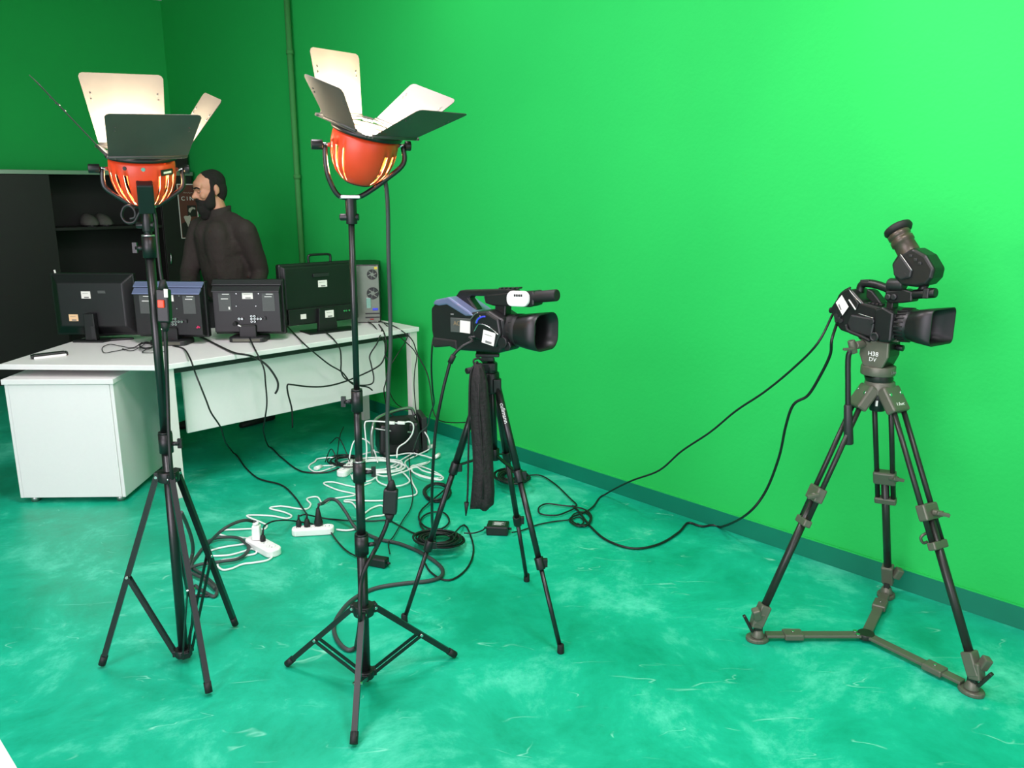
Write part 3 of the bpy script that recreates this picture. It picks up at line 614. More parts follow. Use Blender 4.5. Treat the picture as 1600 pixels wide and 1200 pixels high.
# power strips
def power_strip(label, pts, w, sockets, plugs, name='power_strip'):
    a_, b_ = pts; c_ = (a_ + b_) / 2; d = b_ - a_; L_ = d.length; t = thing(name, label, 'power strip', (c_.x, c_.y, 0.0), (0, 0, math.atan2(d.y, d.x)), 'white power strips')
    m = MB(); m.prism(rrect(L_, w, w * 0.4), 0.001, 0.036, plane='xy'); m.build('body', M_PWHITE, t, 0.006)
    for i in range(sockets):
        x = -L_ / 2 + L_ * (i + 0.7) / (sockets + 0.4)
        m = MB(); m.lathe([(0.021, 0.0362), (0.021, 0.0385), (0.018, 0.0385), (0.017, 0.0365)], Matrix.Translation((x, 0, 0)), 18); so = m.build('socket', M_PWHITE, t)
        for s in (-0.0095, 0.0095): m = MB(); m.cyl((x + s, 0, 0.0366), (x + s, 0, 0.0378), 0.0025, n=8); m.build('pin_hole', M_BLACK, so)
    return t, c_, d.normalized(), L_
sA = power_strip('white power strip with a white adapter plugged in, next to the left light stand', (G(391, 842, 0.02), G(432, 864, 0.02)), 0.075, 3, 0)
sB = power_strip('white power strip with three black plugs in the middle of the floor', (G(456, 830, 0.02), G(522, 826, 0.02)), 0.06, 4, 0)
sC = power_strip('white power strip almost buried in the cable pile under the desk', (G(532, 741, 0.02), G(557, 722, 0.02)), 0.065, 3, 0)
def plug(label, base, lean, material, size=1.0, h=0.06, cat='plug', name='mains_plug'):
    t = thing(name, label, cat, base, None, 'plugs in the power strips'); m = MB(); n = 12
    m.lathe([(0.018 * size, 0), (0.019 * size, 0.012), (0.014 * size, 0.03 * size + 0.005), (0.007 * size, h)], Matrix.Identity(4), n); m.build('body', material, t)
    m = MB(); m.cyl((0, 0, h - 0.004), (lean[0] * 0.02, lean[1] * 0.02, h + 0.018), 0.006, 0.0045, n=8); m.build('strain_relief', material, t); return Vector(base) + Vector((lean[0] * 0.02, lean[1] * 0.02, h + 0.018))
zt = 0.0386
pB1 = plug('smallest black plug at the left end of the middle power strip', G(467, 822, zt), (0, 0.3), M_RUBBER, 0.75, 0.035)
pB2 = plug('middle black plug in the middle power strip', G(480, 822, zt), (0, 0.3), M_RUBBER, 0.85, 0.04)
pB3 = plug('tall black plug at the right of the middle power strip', G(498, 820, zt), (0.3, 0.3), M_RUBBER, 1.15, 0.085)
pA1 = plug('small black plug in the left power strip', G(411, 845, zt), (0.1, 0.3), M_RUBBER, 0.7, 0.03)
ta = thing('plug_adapter', 'white block adapter standing in the left power strip with a black lead', 'adapter', G(402, 842, zt)); m = MB(); m.box((0, 0, 0.035), (0.042, 0.04, 0.07), taper=0.85); m.build('body', M_PWHITE, ta, 0.006)
m = MB(); m.cyl((0, 0.0, 0.0705), (-0.004, 0.0, 0.082), 0.016, 0.013, n=12); m.build('cable_entry', M_PWHITE, ta)
pA2 = G(402, 842, zt) + Vector((-0.004, 0, 0.084))
GB = 'black cables on the floor'
CB = 0.0045
cable('power_cable', 'thick dark cable arching from the left light stand to the white adapter', [pA2, D(396, 815, 3.6), D(383, 813, 3.55), D(365, 818, 3.5), D(345, 830, 3.45), G(325, 850, 0.012), G(308, 868, 0.008), G(300, 885, 0.008), G(320, 900, 0.008), G(338, 918, 0.008), G(335, 932, 0.008), G(318, 924, 0.008), G(305, 915, 0.008)], 0.0075, M_CABLEG, GB)
cable('power_cable', 'dark cable curving over the white loops beside the left power strip', fl(c3([(330, 590), (500, 520), (680, 508), (800, 525), (880, 580), (930, 640), (900, 720), (780, 800), (600, 830), (450, 850), (300, 870), (180, 910), (120, 960), (230, 1020), (330, 1070), (420, 1140), (480, 1200)]), 0.016), 0.0075, M_CABLEG, GB)
cable('power_cable', 'thick dark cable drooping behind the legs of the left light stand', [D(283, 800, 2.9), D(292, 820, 2.95), D(300, 845, 3.0), D(301, 865, 3.05), D(294, 885, 3.0), G(290, 905, 0.01), G(300, 920, 0.008)], 0.0075, M_CABLEG, GB)
cable('power_cable', 'thin black cable from the left power strip running over to the far right', [pA1, D(413, 822, 3.65), D(425, 815, 3.66), D(440, 813, 3.66)] + fl(c7([(480, 464), (560, 478), (620, 500), (660, 550), (700, 590), (748, 615), (790, 622)]), 0.01), 0.0038, M_CABLE, GB)
cable('power_cable', 'thin black cable from the small plug running right across the floor', [pB1, D(469, 806, 3.76), D(478, 804, 3.78)] + fl(c7([(600, 452), (700, 462), (800, 464), (870, 462), (920, 485), (970, 512), (1000, 520)]), 0.008), 0.0038, M_CABLE, GB)
cable('power_cable', 'black cable rising from the middle plug over the floor to the desk corner', [pB2] + fl([(470, 790), (455, 770), (438, 757), (405, 748), (385, 732)], 0.008) + [G(365, 708, 0.01), D(352, 690, 4.35), D(345, 668, 4.2), D(330, 645, 4.12), D(322, 625, 4.10), D(312, 600, 4.09), D(306, 585, 4.10), D(297, 560, 4.12), G(287, 545, DZ + 0.006), G(270, 540, DZ + 0.006)], CB, M_CABLE, GB)
cable('power_cable', 'thick black cable hooping from the tall plug to the right light stand', [pB3, D(505, 786, 3.80), D(515, 780, 3.82), D(527, 783, 3.8), D(540, 800, 3.76), G(558, 827, 0.01), G(590, 842, 0.008), G(625, 850, 0.008), G(660, 865, 0.008), G(688, 885, 0.008), G(690, 900, 0.008), G(670, 908, 0.008), G(630, 912, 0.008), G(585, 920, 0.008), G(550, 938, 0.008), G(527, 965, 0.008), G(522, 985, 0.008), G(530, 1005, 0.008), G(545, 1016, 0.008), G(560, 1010, 0.008)], 0.0085, M_CABLEG, GB)
# cables hanging from the desk edge
GD = 'black cables hanging from the desk'
cable('monitor_cable', 'black cable curving from the studio monitors over the desk edge', [G(312, 525, DZ + 0.006), G(335, 537, DZ + 0.006), G(365, 551, DZ + 0.008), G(388, 555, DZ + 0.008), D(405, 562, 4.45), D(420, 574, 4.47), D(433, 594, 4.48), D(434, 607, 4.48), D(430, 615, 4.48)], 0.006, M_CABLE, GD)
cable('monitor_cable', 'black cable dropping in front of the modesty panel and along the floor', [G(390, 528, DZ + 0.03), G(398, 545, DZ + 0.006), G(400, 549, DZ + 0.008), D(412, 575, 4.42), D(415, 600, 4.43), D(417, 630, 4.45), D(414, 655, 4.5), D(412, 675, 4.6), G(420, 698, 0.008), G(440, 715, 0.008), G(462, 732, 0.008), G(480, 738, 0.008), G(510, 738, 0.008), G(530, 732, 0.02)], CB, M_CABLE, GD)
cable('monitor_cable', 'black cable hanging in a hook and ending loose below the panel', [D(457, 668, 4.62), D(456, 640, 4.60), D(450, 615, 4.58), D(449, 602, 4.57), D(456, 601, 4.57), D(480, 604, 4.65), D(505, 604, 4.72), D(530, 599, 4.8), D(560, 588, 4.9), D(590, 573, 4.98), D(600, 560, 5.02), D(604, 540, 5.05), D(600, 520, 5.1), G(592, 507, DZ + 0.006)], 0.005, M_CABLE, GD)
cable('monitor_cable', 'black cable swooping from behind the third monitor towards the desk middle', [G(447, 508, DZ + 0.02), G(465, 527, DZ + 0.006), G(478, 540, DZ + 0.008), D(497, 556, 4.72), D(515, 570, 4.76), D(535, 582, 4.8), D(548, 598, 4.84), D(560, 602, 4.88), D(580, 600, 4.93), D(584, 590, 4.95), D(580, 570, 4.96), D(578, 555, 4.97), D(590, 535, 5.0), G(597, 515, DZ + 0.006)], CB, M_CABLE, GD)
cable('monitor_cable', 'black cable from the largest monitor falling straight over the desk edge', [G(505, 516, DZ + 0.006), G(520, 529, DZ + 0.006), D(531, 545, 4.83), D(533, 565, 4.84), D(533, 580, 4.84), D(540, 592, 4.85), D(560, 602, 4.9), D(575, 605, 4.95), D(582, 610, 4.97)], CB, M_CABLE, GD)
for lb, pts, r in (('black cable bunched over the right desk edge, falling beside the leg', [G(585, 500, DZ + 0.01), G(612, 508, DZ + 0.008), D(632, 520, 5.16), D(645, 533, 5.17), D(653, 555, 5.1), D(668, 585, 5.08), D(675, 625, 5.05), D(677, 642, 5.05), D(684, 655, 5.0), D(700, 660, 4.9), D(730, 660, 4.6), D(748, 658, 4.3)], 0.0038),
                   ('black cable looping in front of the right desk leg', [G(600, 505, DZ + 0.016), D(640, 540, 5.1), D(650, 553, 5.08), D(651, 560, 5.08), D(648, 580, 5.07), D(647, 605, 5.06), D(650, 640, 5.05), D(655, 665, 5.0), G(658, 700, 0.01), G(648, 712, 0.02)], 0.0035),
                   ('black cable slanting down under the right end of the desk', [G(575, 503, DZ + 0.006), G(585, 510, DZ + 0.008), D(601, 535, 5.02), D(602, 555, 5.02), D(610, 568, 5.02), D(606, 585, 5.03), D(602, 600, 5.03), D(600, 612, 5.05), D(606, 640, 5.1), D(620, 655, 5.1)], 0.004),
                   ('black cable crossing the gap between panel and right desk leg', [G(638, 523, DZ + 0.006), D(633, 535, 5.18), D(622, 552, 5.12), D(610, 572, 5.08), D(604, 590, 5.05), D(612, 620, 5.1), D(625, 635, 5.15), D(645, 640, 5.2)], 0.003)):
    cable('computer_cable', lb, pts, r, M_CABLE, GD)
# cables on the desk
loops = []
for i in range(30):
    an = i * 1.25; loops.append(G(228 + (13 - (i % 5)) * math.cos(an), 540 + (6 - (i % 4)) * math.sin(an), DZ + 0.008 + 0.0016 * (i % 12)))
loops += [G(212, 546, DZ + 0.006), G(203, 548, DZ + 0.006), G(194, 546, DZ + 0.005)]
cable('usb_cable', 'thin black cable tied in a bundle on the desk in front of the first monitor', [G(262, 549, DZ + 0.005), G(240, 551, DZ + 0.005), G(222, 550, DZ + 0.005)] + loops, 0.0022, M_CABLE, 'cables on the desk', n=6, k=4, ends=[(1, 'plug', M_RUBBER, 0.025, 0.005)])
cable('usb_cable', 'thin black loop of cable left of the bundle on the desk', [G(222, 535, DZ + 0.005), G(208, 543, DZ + 0.005), G(190, 541, DZ + 0.005), G(172, 538, DZ + 0.005), G(160, 543, DZ + 0.005), G(163, 551, DZ + 0.005), G(178, 549, DZ + 0.005), G(200, 545, DZ + 0.005), G(220, 543, DZ + 0.006)], 0.0022, M_CABLE, 'cables on the desk', n=6)
# black coils on the floor
def coil(u, v, ru, rv, n, zs, jit=2.0, turn=11):
    out = []; rnd = random.Random(int(u))
    for i in range(n * turn):
        an = 2 * PI * i / turn; j = i // turn
        q1 = math.sin(j * 12.9 + u); q2 = math.sin(j * 7.7 + u * 1.3); fr = 1.0 - 0.04 * jit * (1 + q2)
        out.append(G(u + ru * fr * math.cos(an) + rnd.uniform(-.8, .8) + q1 * jit, v + rv * fr * math.sin(an) + rnd.uniform(-.4, .4) + q1 * jit * 0.45, 0.005 + zs * j))
    return out
bund = coil(686, 842, 38, 13, 16, 0.005, 5.0)
cable('coiled_cable', 'black cable wound into a thick bundle under the middle tripod', bund + fl([(725, 820), (738, 845), (739, 868), (728, 890), (708, 905), (690, 905), (672, 893), (664, 880)], 0.006), 0.0042, M_CABLE, GB, k=3)
cable('coiled_cable', 'black cable in three loose rings above the thick bundle', coil(680, 768, 22, 15, 4, 0.006, 3.0) + fl([(660, 795), (655, 812), (668, 825), (690, 826), (702, 815), (695, 802), (678, 800), (662, 806), (656, 818), (664, 830)], 0.012), 0.0045, M_CABLE, GB, k=3)
cable('coiled_cable', 'tangled black cable heap by the wall behind the middle tripod', coil(800, 744, 25, 11, 16, 0.005, 5.5, 9), 0.0038, M_CABLE, GB, k=3)
cable('coiled_cable', 'knotted black cables heaped on the white oval cord', coil(545, 722, 28, 9, 5, 0.010, 6, 8), 0.004, M_CABLE, GB, k=3)
# springy wires at the pile
for i, (u0, v0, u1, v1, hh) in enumerate(((508, 722, 530, 726, 0.09), (516, 705, 548, 724, 0.12), (538, 690, 525, 728, 0.10))):
    p0, p1 = G(u0, v0, 0.01), G(u1, v1, 0.03); md = (p0 + p1) / 2 + Vector((0, 0, hh))
    cable('power_cable', ('low', 'middle', 'high')[i] + ' stiff black wire springing up from the pile under the desk', [p0 + Vector((0, 0, 0.05 * i)), md, p1], 0.0032, M_CABLE, GB)
cable('power_cable', 'thin black wire wandering down the floor from the desk leg to a black adapter', fl([(652, 700), (640, 712), (641, 735), (643, 757), (645, 775), (641, 795), (630, 812), (615, 838), (607, 848), (609, 865)], 0.012), 0.003, M_CABLE, GB)
# adapters
def adapter(label, c, L_, w, h, yaw, lab=True):
    t = thing('power_adapter', label, 'adapter', (c.x, c.y, 0), (0, 0, yaw), 'black power adapters'); m = MB(); m.box((0, 0, h / 2 + 0.001), (L_, w, h)); m.build('body', M_BLACK, t, 0.006)
    if lab:
        m = MB(); m.box((0.005, 0.0, h + 0.0012), (L_ * 0.6, w * 0.55, 0.0008)); lb = m.build('rating_label', M_LABEL, t)
        m = MB()
        for i in range(4): m.box((0.0 + 0.004 * (i % 2), -w * .18 + w * .12 * i, h + 0.0018), (L_ * (0.34 + 0.1 * (i % 2)), 0.003, 0.0006))
        m.build('printed_lines', M_INK, lb)
    for sx in (-1, 1): m = MB(); m.cyl((sx * L_ / 2, 0, h / 2), (sx * (L_ / 2 + 0.014), 0, h / 2), 0.007, 0.005, n=8); m.build('strain_relief', M_RUBBER, t)
    return t
adapter('square black power adapter with a printed label, behind the middle tripod leg', G(778, 832), 0.105, 0.085, 0.045, -0.1)
adapter('plain black power adapter lying behind the right light stand', G(592, 884), 0.085, 0.045, 0.04, -0.35, False)
cable('power_cable', 'black cable linking the bundle, the square adapter and the knot of camera leads', fl([(725, 833), (740, 833), (753, 829), (757, 826)], 0.02), 0.0035, M_CABLE, GB)
cable('power_cable', 'black lead running from the square adapter to the loops by the wall', [G(800, 832, 0.022)] + fl([(815, 829), (840, 820), (865, 815), (890, 812), (905, 808), (912, 815), (905, 820), (893, 812), (897, 803), (912, 800), (922, 808), (918, 818), (905, 822)], 0.008), 0.0035, M_CABLE, GB)
cable('camera_lead', 'black lead from the heap by the wall making a flat loop on the floor', fl([(822, 743), (845, 743), (868, 757), (890, 778), (901, 790), (880, 790), (855, 787), (842, 793), (845, 803), (870, 805), (890, 798), (903, 793), (920, 800), (924, 812), (915, 822), (902, 818)], 0.012), 0.0042, M_CABLE, GB)

# black trolley unit under the desk
p = G(618, 716)
t = thing('trolley_unit', 'black boxy unit with a grey tube frame under the right end of the desk', 'equipment', (p.x, p.y + 0.14, 0), (0, 0, 0.3))
m = MB(); m.box((0.0, 0, 0.11), (0.27, 0.22, 0.20), taper=0.92); m.build('body', M_BLACK, t, 0.02)
m = MB(); m.lathe([(0.085, 0), (0.085, 0.12), (0.075, 0.14), (0.0, 0.142)], Matrix.Translation((-0.01, -0.05, 0.085)), 20); m.build('canister', M_RUBBER, t)
m = MB(); m.box((0.155, 0.02, 0.115), (0.035, 0.20, 0.23)); m.build('side_panel', M_DARK, t, 0.004)
m = MB(); m.tube(smooth_path([(-0.175, -0.10, 0.005), (-0.178, -0.10, 0.12), (-0.17, -0.09, 0.19), (-0.13, -0.03, 0.235), (0.0, 0.06, 0.25), (0.1, 0.09, 0.25), (0.125, 0.09, 0.20)], 6), 0.011); m.build('tube_frame', M_ALU, t)
m = MB(); m.tube(smooth_path([(-0.17, -0.08, 0.19), (-0.05, -0.115, 0.17), (0.08, -0.11, 0.15)], 4), 0.006); m.build('crossbar', M_ALU, t)
for sx in (-0.1, 0.1):
    m = MB(); m.cyl((sx - 0.012, -0.10, 0.02), (sx + 0.012, -0.10, 0.02), 0.019, n=12); m.build('wheel', M_RUBBER, t)

# ================================================================== light stands
def light_stand(label, B, T, feet, hubz, lowz, joints, brace_f=0.55, hub_r=0.034):
    t = thing('light_stand', label, 'light stand', (B.x, B.y, 0), None, 'black light stands')
    ax = T - B; at = lambda z: B + ax * ((z - B.z) / ax.z)
    def part(name, fn, material=M_BLACKM, parent=None, bevel=0.0): m = MB(); fn(m); return m.build(name, material, parent or t, bevel, True)
    zs = [lowz - 0.01] + [j[0] for j in joints] + [T.z]; rads = [0.0165, 0.0145, 0.012, 0.0095]
    for i in range(len(zs) - 1):
        part('tube', lambda m, i=i: m.cyl(at(zs[i]), at(zs[i + 1]), rads[min(i, 3)], n=16))
    for i, (z, knob) in enumerate(joints):
        r = rads[min(i, 3)] + 0.006
        o = part('clamp', lambda m: m.cyl(at(z - 0.035), at(z + 0.03), r, n=16), M_BLACK)
        kd = Vector((math.cos(knob), math.sin(knob), 0))
        k_ = part('knob', lambda m: m.cyl(at(z - 0.005) + kd * r * 0.8, at(z - 0.005) + kd * (r + 0.022), 0.007, n=10).bar(at(z - 0.02) + kd * (r + 0.024), at(z + 0.012) + kd * (r + 0.024), 0.009, 0.014, kd), M_BLACK, o)
        part('ring', lambda m: m.cyl(at(z + 0.0305), at(z + 0.036), r * 0.95, n=16), M_ALU if i == 1 else M_BLACK, o)
    hub = part('leg_hub', lambda m: m.cyl(at(hubz - 0.018), at(hubz + 0.018), hub_r, n=18), M_BLACK, None, 0.003)
    low = part('brace_collar', lambda m: m.cyl(at(lowz - 0.014), at(lowz + 0.014), hub_r * 0.85, n=18), M_BLACK, None, 0.003)
    for fp in feet:
        c = at(hubz); d = Vector((fp.x - c.x, fp.y - c.y, 0)).normalized(); p0 = c + d * (hub_r + 0.004)
        foot = Vector((fp.x, fp.y, 0.012)); ln = foot - p0
        part('hinge', lambda m: m.bar(c + d * 0.01, p0 + d * 0.006, 0.026, 0.03), M_BLACK, hub, 0.002)
        side = Vector((-d.y, d.x, 0))
        lg = part('leg', lambda m: m.bar(p0, foot - ln.normalized() * 0.02, 0.018, 0.018))
        part('foot_cap', lambda m: m.cyl(foot - ln.normalized() * 0.035, foot, 0.0125, n=10), M_RUBBER, lg)
        part('rivet', lambda m: m.cyl(p0 - side * 0.015, p0 + side * 0.015, 0.005, n=8), M_CHROME, lg)
        q = p0 + ln * brace_f; cl = at(lowz); l0 = cl + d * (hub_r * 0.85)
        for s in (-1, 1): part('brace', lambda m: m.bar(l0 + side * s * 0.011, q + side * s * 0.011, 0.003, 0.012, d))
        part('rivet', lambda m: m.cyl(q - side * 0.015, q + side * 0.015, 0.005, n=8), M_CHROME, lg)
        part('hinge', lambda m: m.bar(cl + d * 0.01, l0 + d * 0.006, 0.028, 0.022), M_BLACK, low, 0.002)
    return t, at
YB1 = 2.60
B1 = D(288, 1030, YB1); T1 = D(228, 326, YB1); B1.z = max(B1.z, 0.02)
hz1 = D(262, 742, YB1).z
LS1, at1 = light_stand('taller-legged black light stand on the left, in front of the white pedestal', B1, T1, [G(160, 1043), G(327, 1087), G(368, 980)], hz1, 0.035, [(D(262, 690, YB1).z, 0.0), (D(236, 385, YB1).z, PI)], 0.52)
YB2 = 2.45
B2 = D(572, 1068, YB2); T2 = D(548, 312, YB2); B2.z = max(B2.z, 0.03)
LS2, at2 = light_stand('black light stand with low spread legs between the desk and the middle tripod', B2, T2, [G(449, 1042), G(553, 1168), G(711, 1028)], D(567, 950, YB2).z, 0.045, [(D(570, 848, YB2).z, 0.2), (D(563, 735, YB2).z, 0.1), (D(558, 625, YB2).z, PI)], 0.55)

# ================================================================== red-head lamps
def redhead(label, centre, axis, yaw, doors, stand_top, pivot_dir, power, facing):
    """centre: middle of the front ring; axis: beam direction; yaw turns the door frame about the axis; doors: (direction angle, opening from the axis, width, length)"""
    z = Vector(axis).normalized(); ref = Vector((1, 0, 0)); x = (ref - z * ref.dot(z)).normalized(); y = z.cross(x)
    x2 = x * math.cos(yaw) + y * math.sin(yaw); y2 = z.cross(x2)
    R = Matrix((x2, y2, z)).transposed()
    t = thing('studio_lamp', label, 'lamp', centre, R, 'orange studio lamps with barn doors')
    NS = 96
    prof = [(0.088, 0.0), (0.093, -0.012), (0.094, -0.04), (0.090, -0.07), (0.082, -0.095), (0.068, -0.118), (0.052, -0.134), (0.036, -0.143)]
    fa = facing
    def skip(i, k):
        if i not in (2, 3, 4, 5): return False
        da = (2 * PI * (k + 0.5) / NS - fa + PI) % (2 * PI) - PI
        ad = abs(da)
        return 0.42 < ad < 2.6 and (k % 5 in (0, 1))
    m = MB(); m.lathe(prof, None, NS, skip, caps=False); hs = m.build('housing', M_ORANGE, t)
    sd = hs.modifiers.new('thickness', 'SOLIDIFY'); sd.thickness = 0.002; sd.offset = 1
    m = MB(); m.cyl((0, 0, -0.146), (0, 0, -0.136), 0.04, n=24); m.build('rear_cap', M_BLACK, t, 0.002)
    m = MB(); m.lathe([(0.087, 0.0), (0.101, 0.0), (0.103, 0.006), (0.101, 0.014), (0.087, 0.014)], None, 40, caps=False); m.add([], []); m.build('front_ring', M_BLACK, t)
    # reflector bowl around the bulb
    m = MB(); m.lathe([(0.070, -0.004), (0.062, -0.03), (0.045, -0.055), (0.020, -0.07)], None, 32, caps=False); m.build('reflector', M_CHROME, t)
    m = MB(); m.cyl((0, 0, -0.06), (0, 0, -0.012), 0.009, n=12).ball((0, 0, -0.012), 0.009, None, 12, 6); m.build('bulb', M_BULB, t)
    # square door frame
    m = MB(); q = 0.102
    for a_, b_ in (((-q, -q), (q, -q)), ((q, -q), (q, q)), ((q, q), (-q, q)), ((-q, q), (-q, -q))): m.bar((a_[0], a_[1], 0.018), (b_[0], b_[1], 0.018), 0.014, 0.006)
    for sx in (-1, 1):
        for sy in (-1, 1): m.bar((sx * 0.072, sy * 0.072, 0.018), (sx * q, sy * q, 0.018), 0.03, 0.005)
    m.build('door_frame', M_SHEET, t)
    for i, (op, wd, ln, tp) in enumerate(doors):
        an = i * PI / 2 - PI / 2; d = Vector((math.cos(an), math.sin(an), 0)); s = Vector((-d.y, d.x, 0)); hp = d * (q + 0.006) + Vector((0, 0, 0.022))
        u = (Vector((0, 0, 1)) * math.cos(op) + d * math.sin(op)); nrm = s.cross(u)
        w0, w1 = wd * tp / 2, wd / 2; c = 0.012
        poly = [(-w0, 0), (w0, 0), (w1, ln - c), (w1 - c * 0.35, ln - c * .3), (w1 - c, ln), (-w1 + c, ln), (-w1 + c * 0.35, ln - c * .3), (-w1, ln - c)]
        M4 = basis(hp, s, u, nrm)
        m = MB(); vs = [M4 @ Vector((px_, py_, zz)) for zz in (-0.0008, 0.0008) for px_, py_ in poly]; nn = len(poly)
        m.add(vs, [tuple(range(nn - 1, -1, -1)), tuple(range(nn, 2 * nn))] + [(j, (j + 1) % nn, nn + (j + 1) % nn, nn + j) for j in range(nn)]); bd = m.build('barn_door', M_SHEET, t)
        m = MB(); m.cyl(hp - s * w0, hp + s * w0, 0.005, n=8); m.build('hinge', M_SHEET, bd)
        for sx in (-1, 1):
            for k_ in (0.62, 0.70):
                m = MB(); pp = M4 @ Vector((sx * w1 * 0.78, ln * k_, 0)); m.cyl(pp - nrm * 0.003, pp + nrm * 0.003, 0.0025, n=6); m.build('rivet', M_SHEET, bd)
    # black switch box on the back of the bowl (towards fa) and its small plate
    fd = Vector((math.cos(fa), math.sin(fa), 0)); fs = Vector((-fd.y, fd.x, 0))
    Rb = Matrix((fs, fd, Vector((0, 0, 1)))).transposed()
    m = MB(); m.box(fd * 0.075 + Vector((0, 0, -0.098)), (0.046, 0.06, 0.10), Rb @ Euler((-0.35, 0, 0)).to_matrix()); m.build('switch_box', M_BLACK, t, 0.004)
    pd = Vector((math.cos(fa + 0.75), math.sin(fa + 0.75), 0)); ps = Vector((-pd.y, pd.x, 0)); Rp = Matrix((ps, pd, Vector((0, 0, 1)))).transposed()
    m = MB(); m.box(pd * 0.0965 + Vector((0, 0, -0.03)), (0.045, 0.004, 0.018), Rp); lp = m.build('maker_plate', M_BLACK, t)
    m = MB(); m.box(pd * 0.0988 + Vector((0, 0, -0.03)), (0.03, 0.001, 0.006), Rp); m.build('pale_print', M_INK, lp)
    for a_, mt in ((0.0, M_CHROME), (-0.55, M_BLACK)):
        vd = Vector((math.cos(fa + a_), math.sin(fa + a_), 0)); m = MB(); m.cyl(vd * 0.09 + Vector((0, 0, -0.018)), vd * 0.097 + Vector((0, 0, -0.018)), 0.006, n=10); m.build('screw', mt, t)
    # yoke
    W = rootM(t); pc = W @ Vector((0, 0, -0.035)); pv = Vector(pivot_dir).normalized(); st = Vector(stand_top)
    m = MB(); h_ = pc.z - st.z
    for s_ in (-1, 1):
        a0 = pc + pv * s_ * 0.112; a1 = pc + pv * s_ * 0.112 + Vector((0, 0, -0.05)); a2 = Vector((st.x, st.y, st.z + 0.012)) + pv * s_ * 0.035; a3 = Vector((st.x, st.y, st.z + 0.006))
        m.tube(smooth_path([a0, a1, (a1 + a2) / 2 + pv * s_ * 0.008, a2, a3], 5), 0.0075, 8)
    m.build('yoke', M_BLACKM, t, 0, True)
    for s_ in (-1, 1):
        m = MB(); m.cyl(pc + pv * s_ * 0.092, pc + pv * s_ * 0.125, 0.006, n=10); kb = m.build('pivot_bolt', M_CHROME, t, 0, True)
        m = MB(); m.cyl(pc + pv * s_ * 0.118, pc + pv * s_ * (0.150 if s_ < 0 else 0.135), 0.014, n=12); m.build('pivot_knob', M_BLACK, kb, 0.002, True)
    m = MB(); m.cyl(st + Vector((0, 0, -0.07)), st + Vector((0, 0, 0.004)), 0.0165, n=16); sp = m.build('spigot', M_BLACK, t, 0.002, True)
    m = MB(); m.bar(st + Vector((-0.03, 0, 0.008)), st + Vector((0.03, 0, 0.008)), 0.03, 0.01); m.build('yoke_plate', M_ALU, t, 0.002, True)
    m = MB(); m.cyl(st + Vector((-0.034, 0, -0.05)), st + Vector((0.022, 0, -0.05)), 0.010, n=12); m.build('lock_screw', M_BLACK, sp, 0.002, True)
    # the bulb's light
    ld = bpy.data.lights.new('lamp_bulb', 'POINT'); ld.energy = power; ld.color = (1.0, 0.82, 0.58); ld.shadow_soft_size = 0.022
    lo = bpy.data.objects.new('lamp_bulb', ld); COL.objects.link(lo); lo.parent = t; lo.location = (0, 0, 0.006)
    # light inside the housing that leaks through the cooling slots
    ld = bpy.data.lights.new('lamp_glow', 'POINT'); ld.energy = power * 0.12; ld.color = (1.0, 0.62, 0.30); ld.shadow_soft_size = 0.012
    lo = bpy.data.objects.new('lamp_glow', ld); COL.objects.link(lo); lo.parent = t; lo.location = (0, 0, -0.09)
    return t
RD = math.radians
c1 = D(221, 246, YB1)
redhead('orange studio lamp glowing through its slots, on the left light stand', c1, (0.09, -0.19, 0.97), RD(34), [(RD(42), 0.255, 0.185, 0.86), (RD(36), 0.19, 0.20, 0.8), (RD(22), 0.245, 0.215, 0.8), (RD(38), 0.2, 0.25, 0.8)], T1, (0.91, 0.42, 0), 115, RD(-66) - RD(34))
c2 = D(573, 208, YB2)
redhead('dazzling orange studio lamp tilted right on the middle light stand', c2, (0.26, -0.20, 0.94), RD(54), [(RD(53), 0.205, 0.19, 0.85), (RD(52), 0.18, 0.185, 0.85), (RD(24), 0.19, 0.175, 0.85), (RD(40), 0.15, 0.14, 0.85)], T2, (0.95, 0.3, 0), 125, RD(95) - RD(54))
# lamp leads with inline dimmers
GL = 'lamp leads'
L2a = c2 + Vector((0.02, 0.05, -0.13))
cable('lamp_lead', 'grey lead hanging from the tilted lamp down to its inline dimmer', [c2 + Vector((0.0, 0.03, -0.11)), D(596, 272, YB2 + 0.05), D(603, 290, YB2 + 0.05), D(606, 330, YB2 + 0.06), D(607, 400, YB2 + 0.08), D(609, 470, YB2 + 0.1), D(610, 540, YB2 + 0.1), D(607, 600, YB2 + 0.1), D(605, 660, YB2 + 0.1), D(606, 720, YB2 + 0.08), D(610, 757, YB2 + 0.06)], 0.0068, M_CABLEG, GL)
cable('lamp_lead', 'black lead from the right dimmer curling down round the light stand', [D(608, 803, YB2 + 0.06), D(602, 825, YB2 + 0.05), D(588, 855, YB2 + 0.03), D(572, 885, YB2 - 0.03), D(564, 910, YB2 - 0.04), D(562, 940, YB2 - 0.06), D(562, 975, YB2 - 0.05), G(556, 1012, 0.009)], 0.0075, M_CABLE, GL)
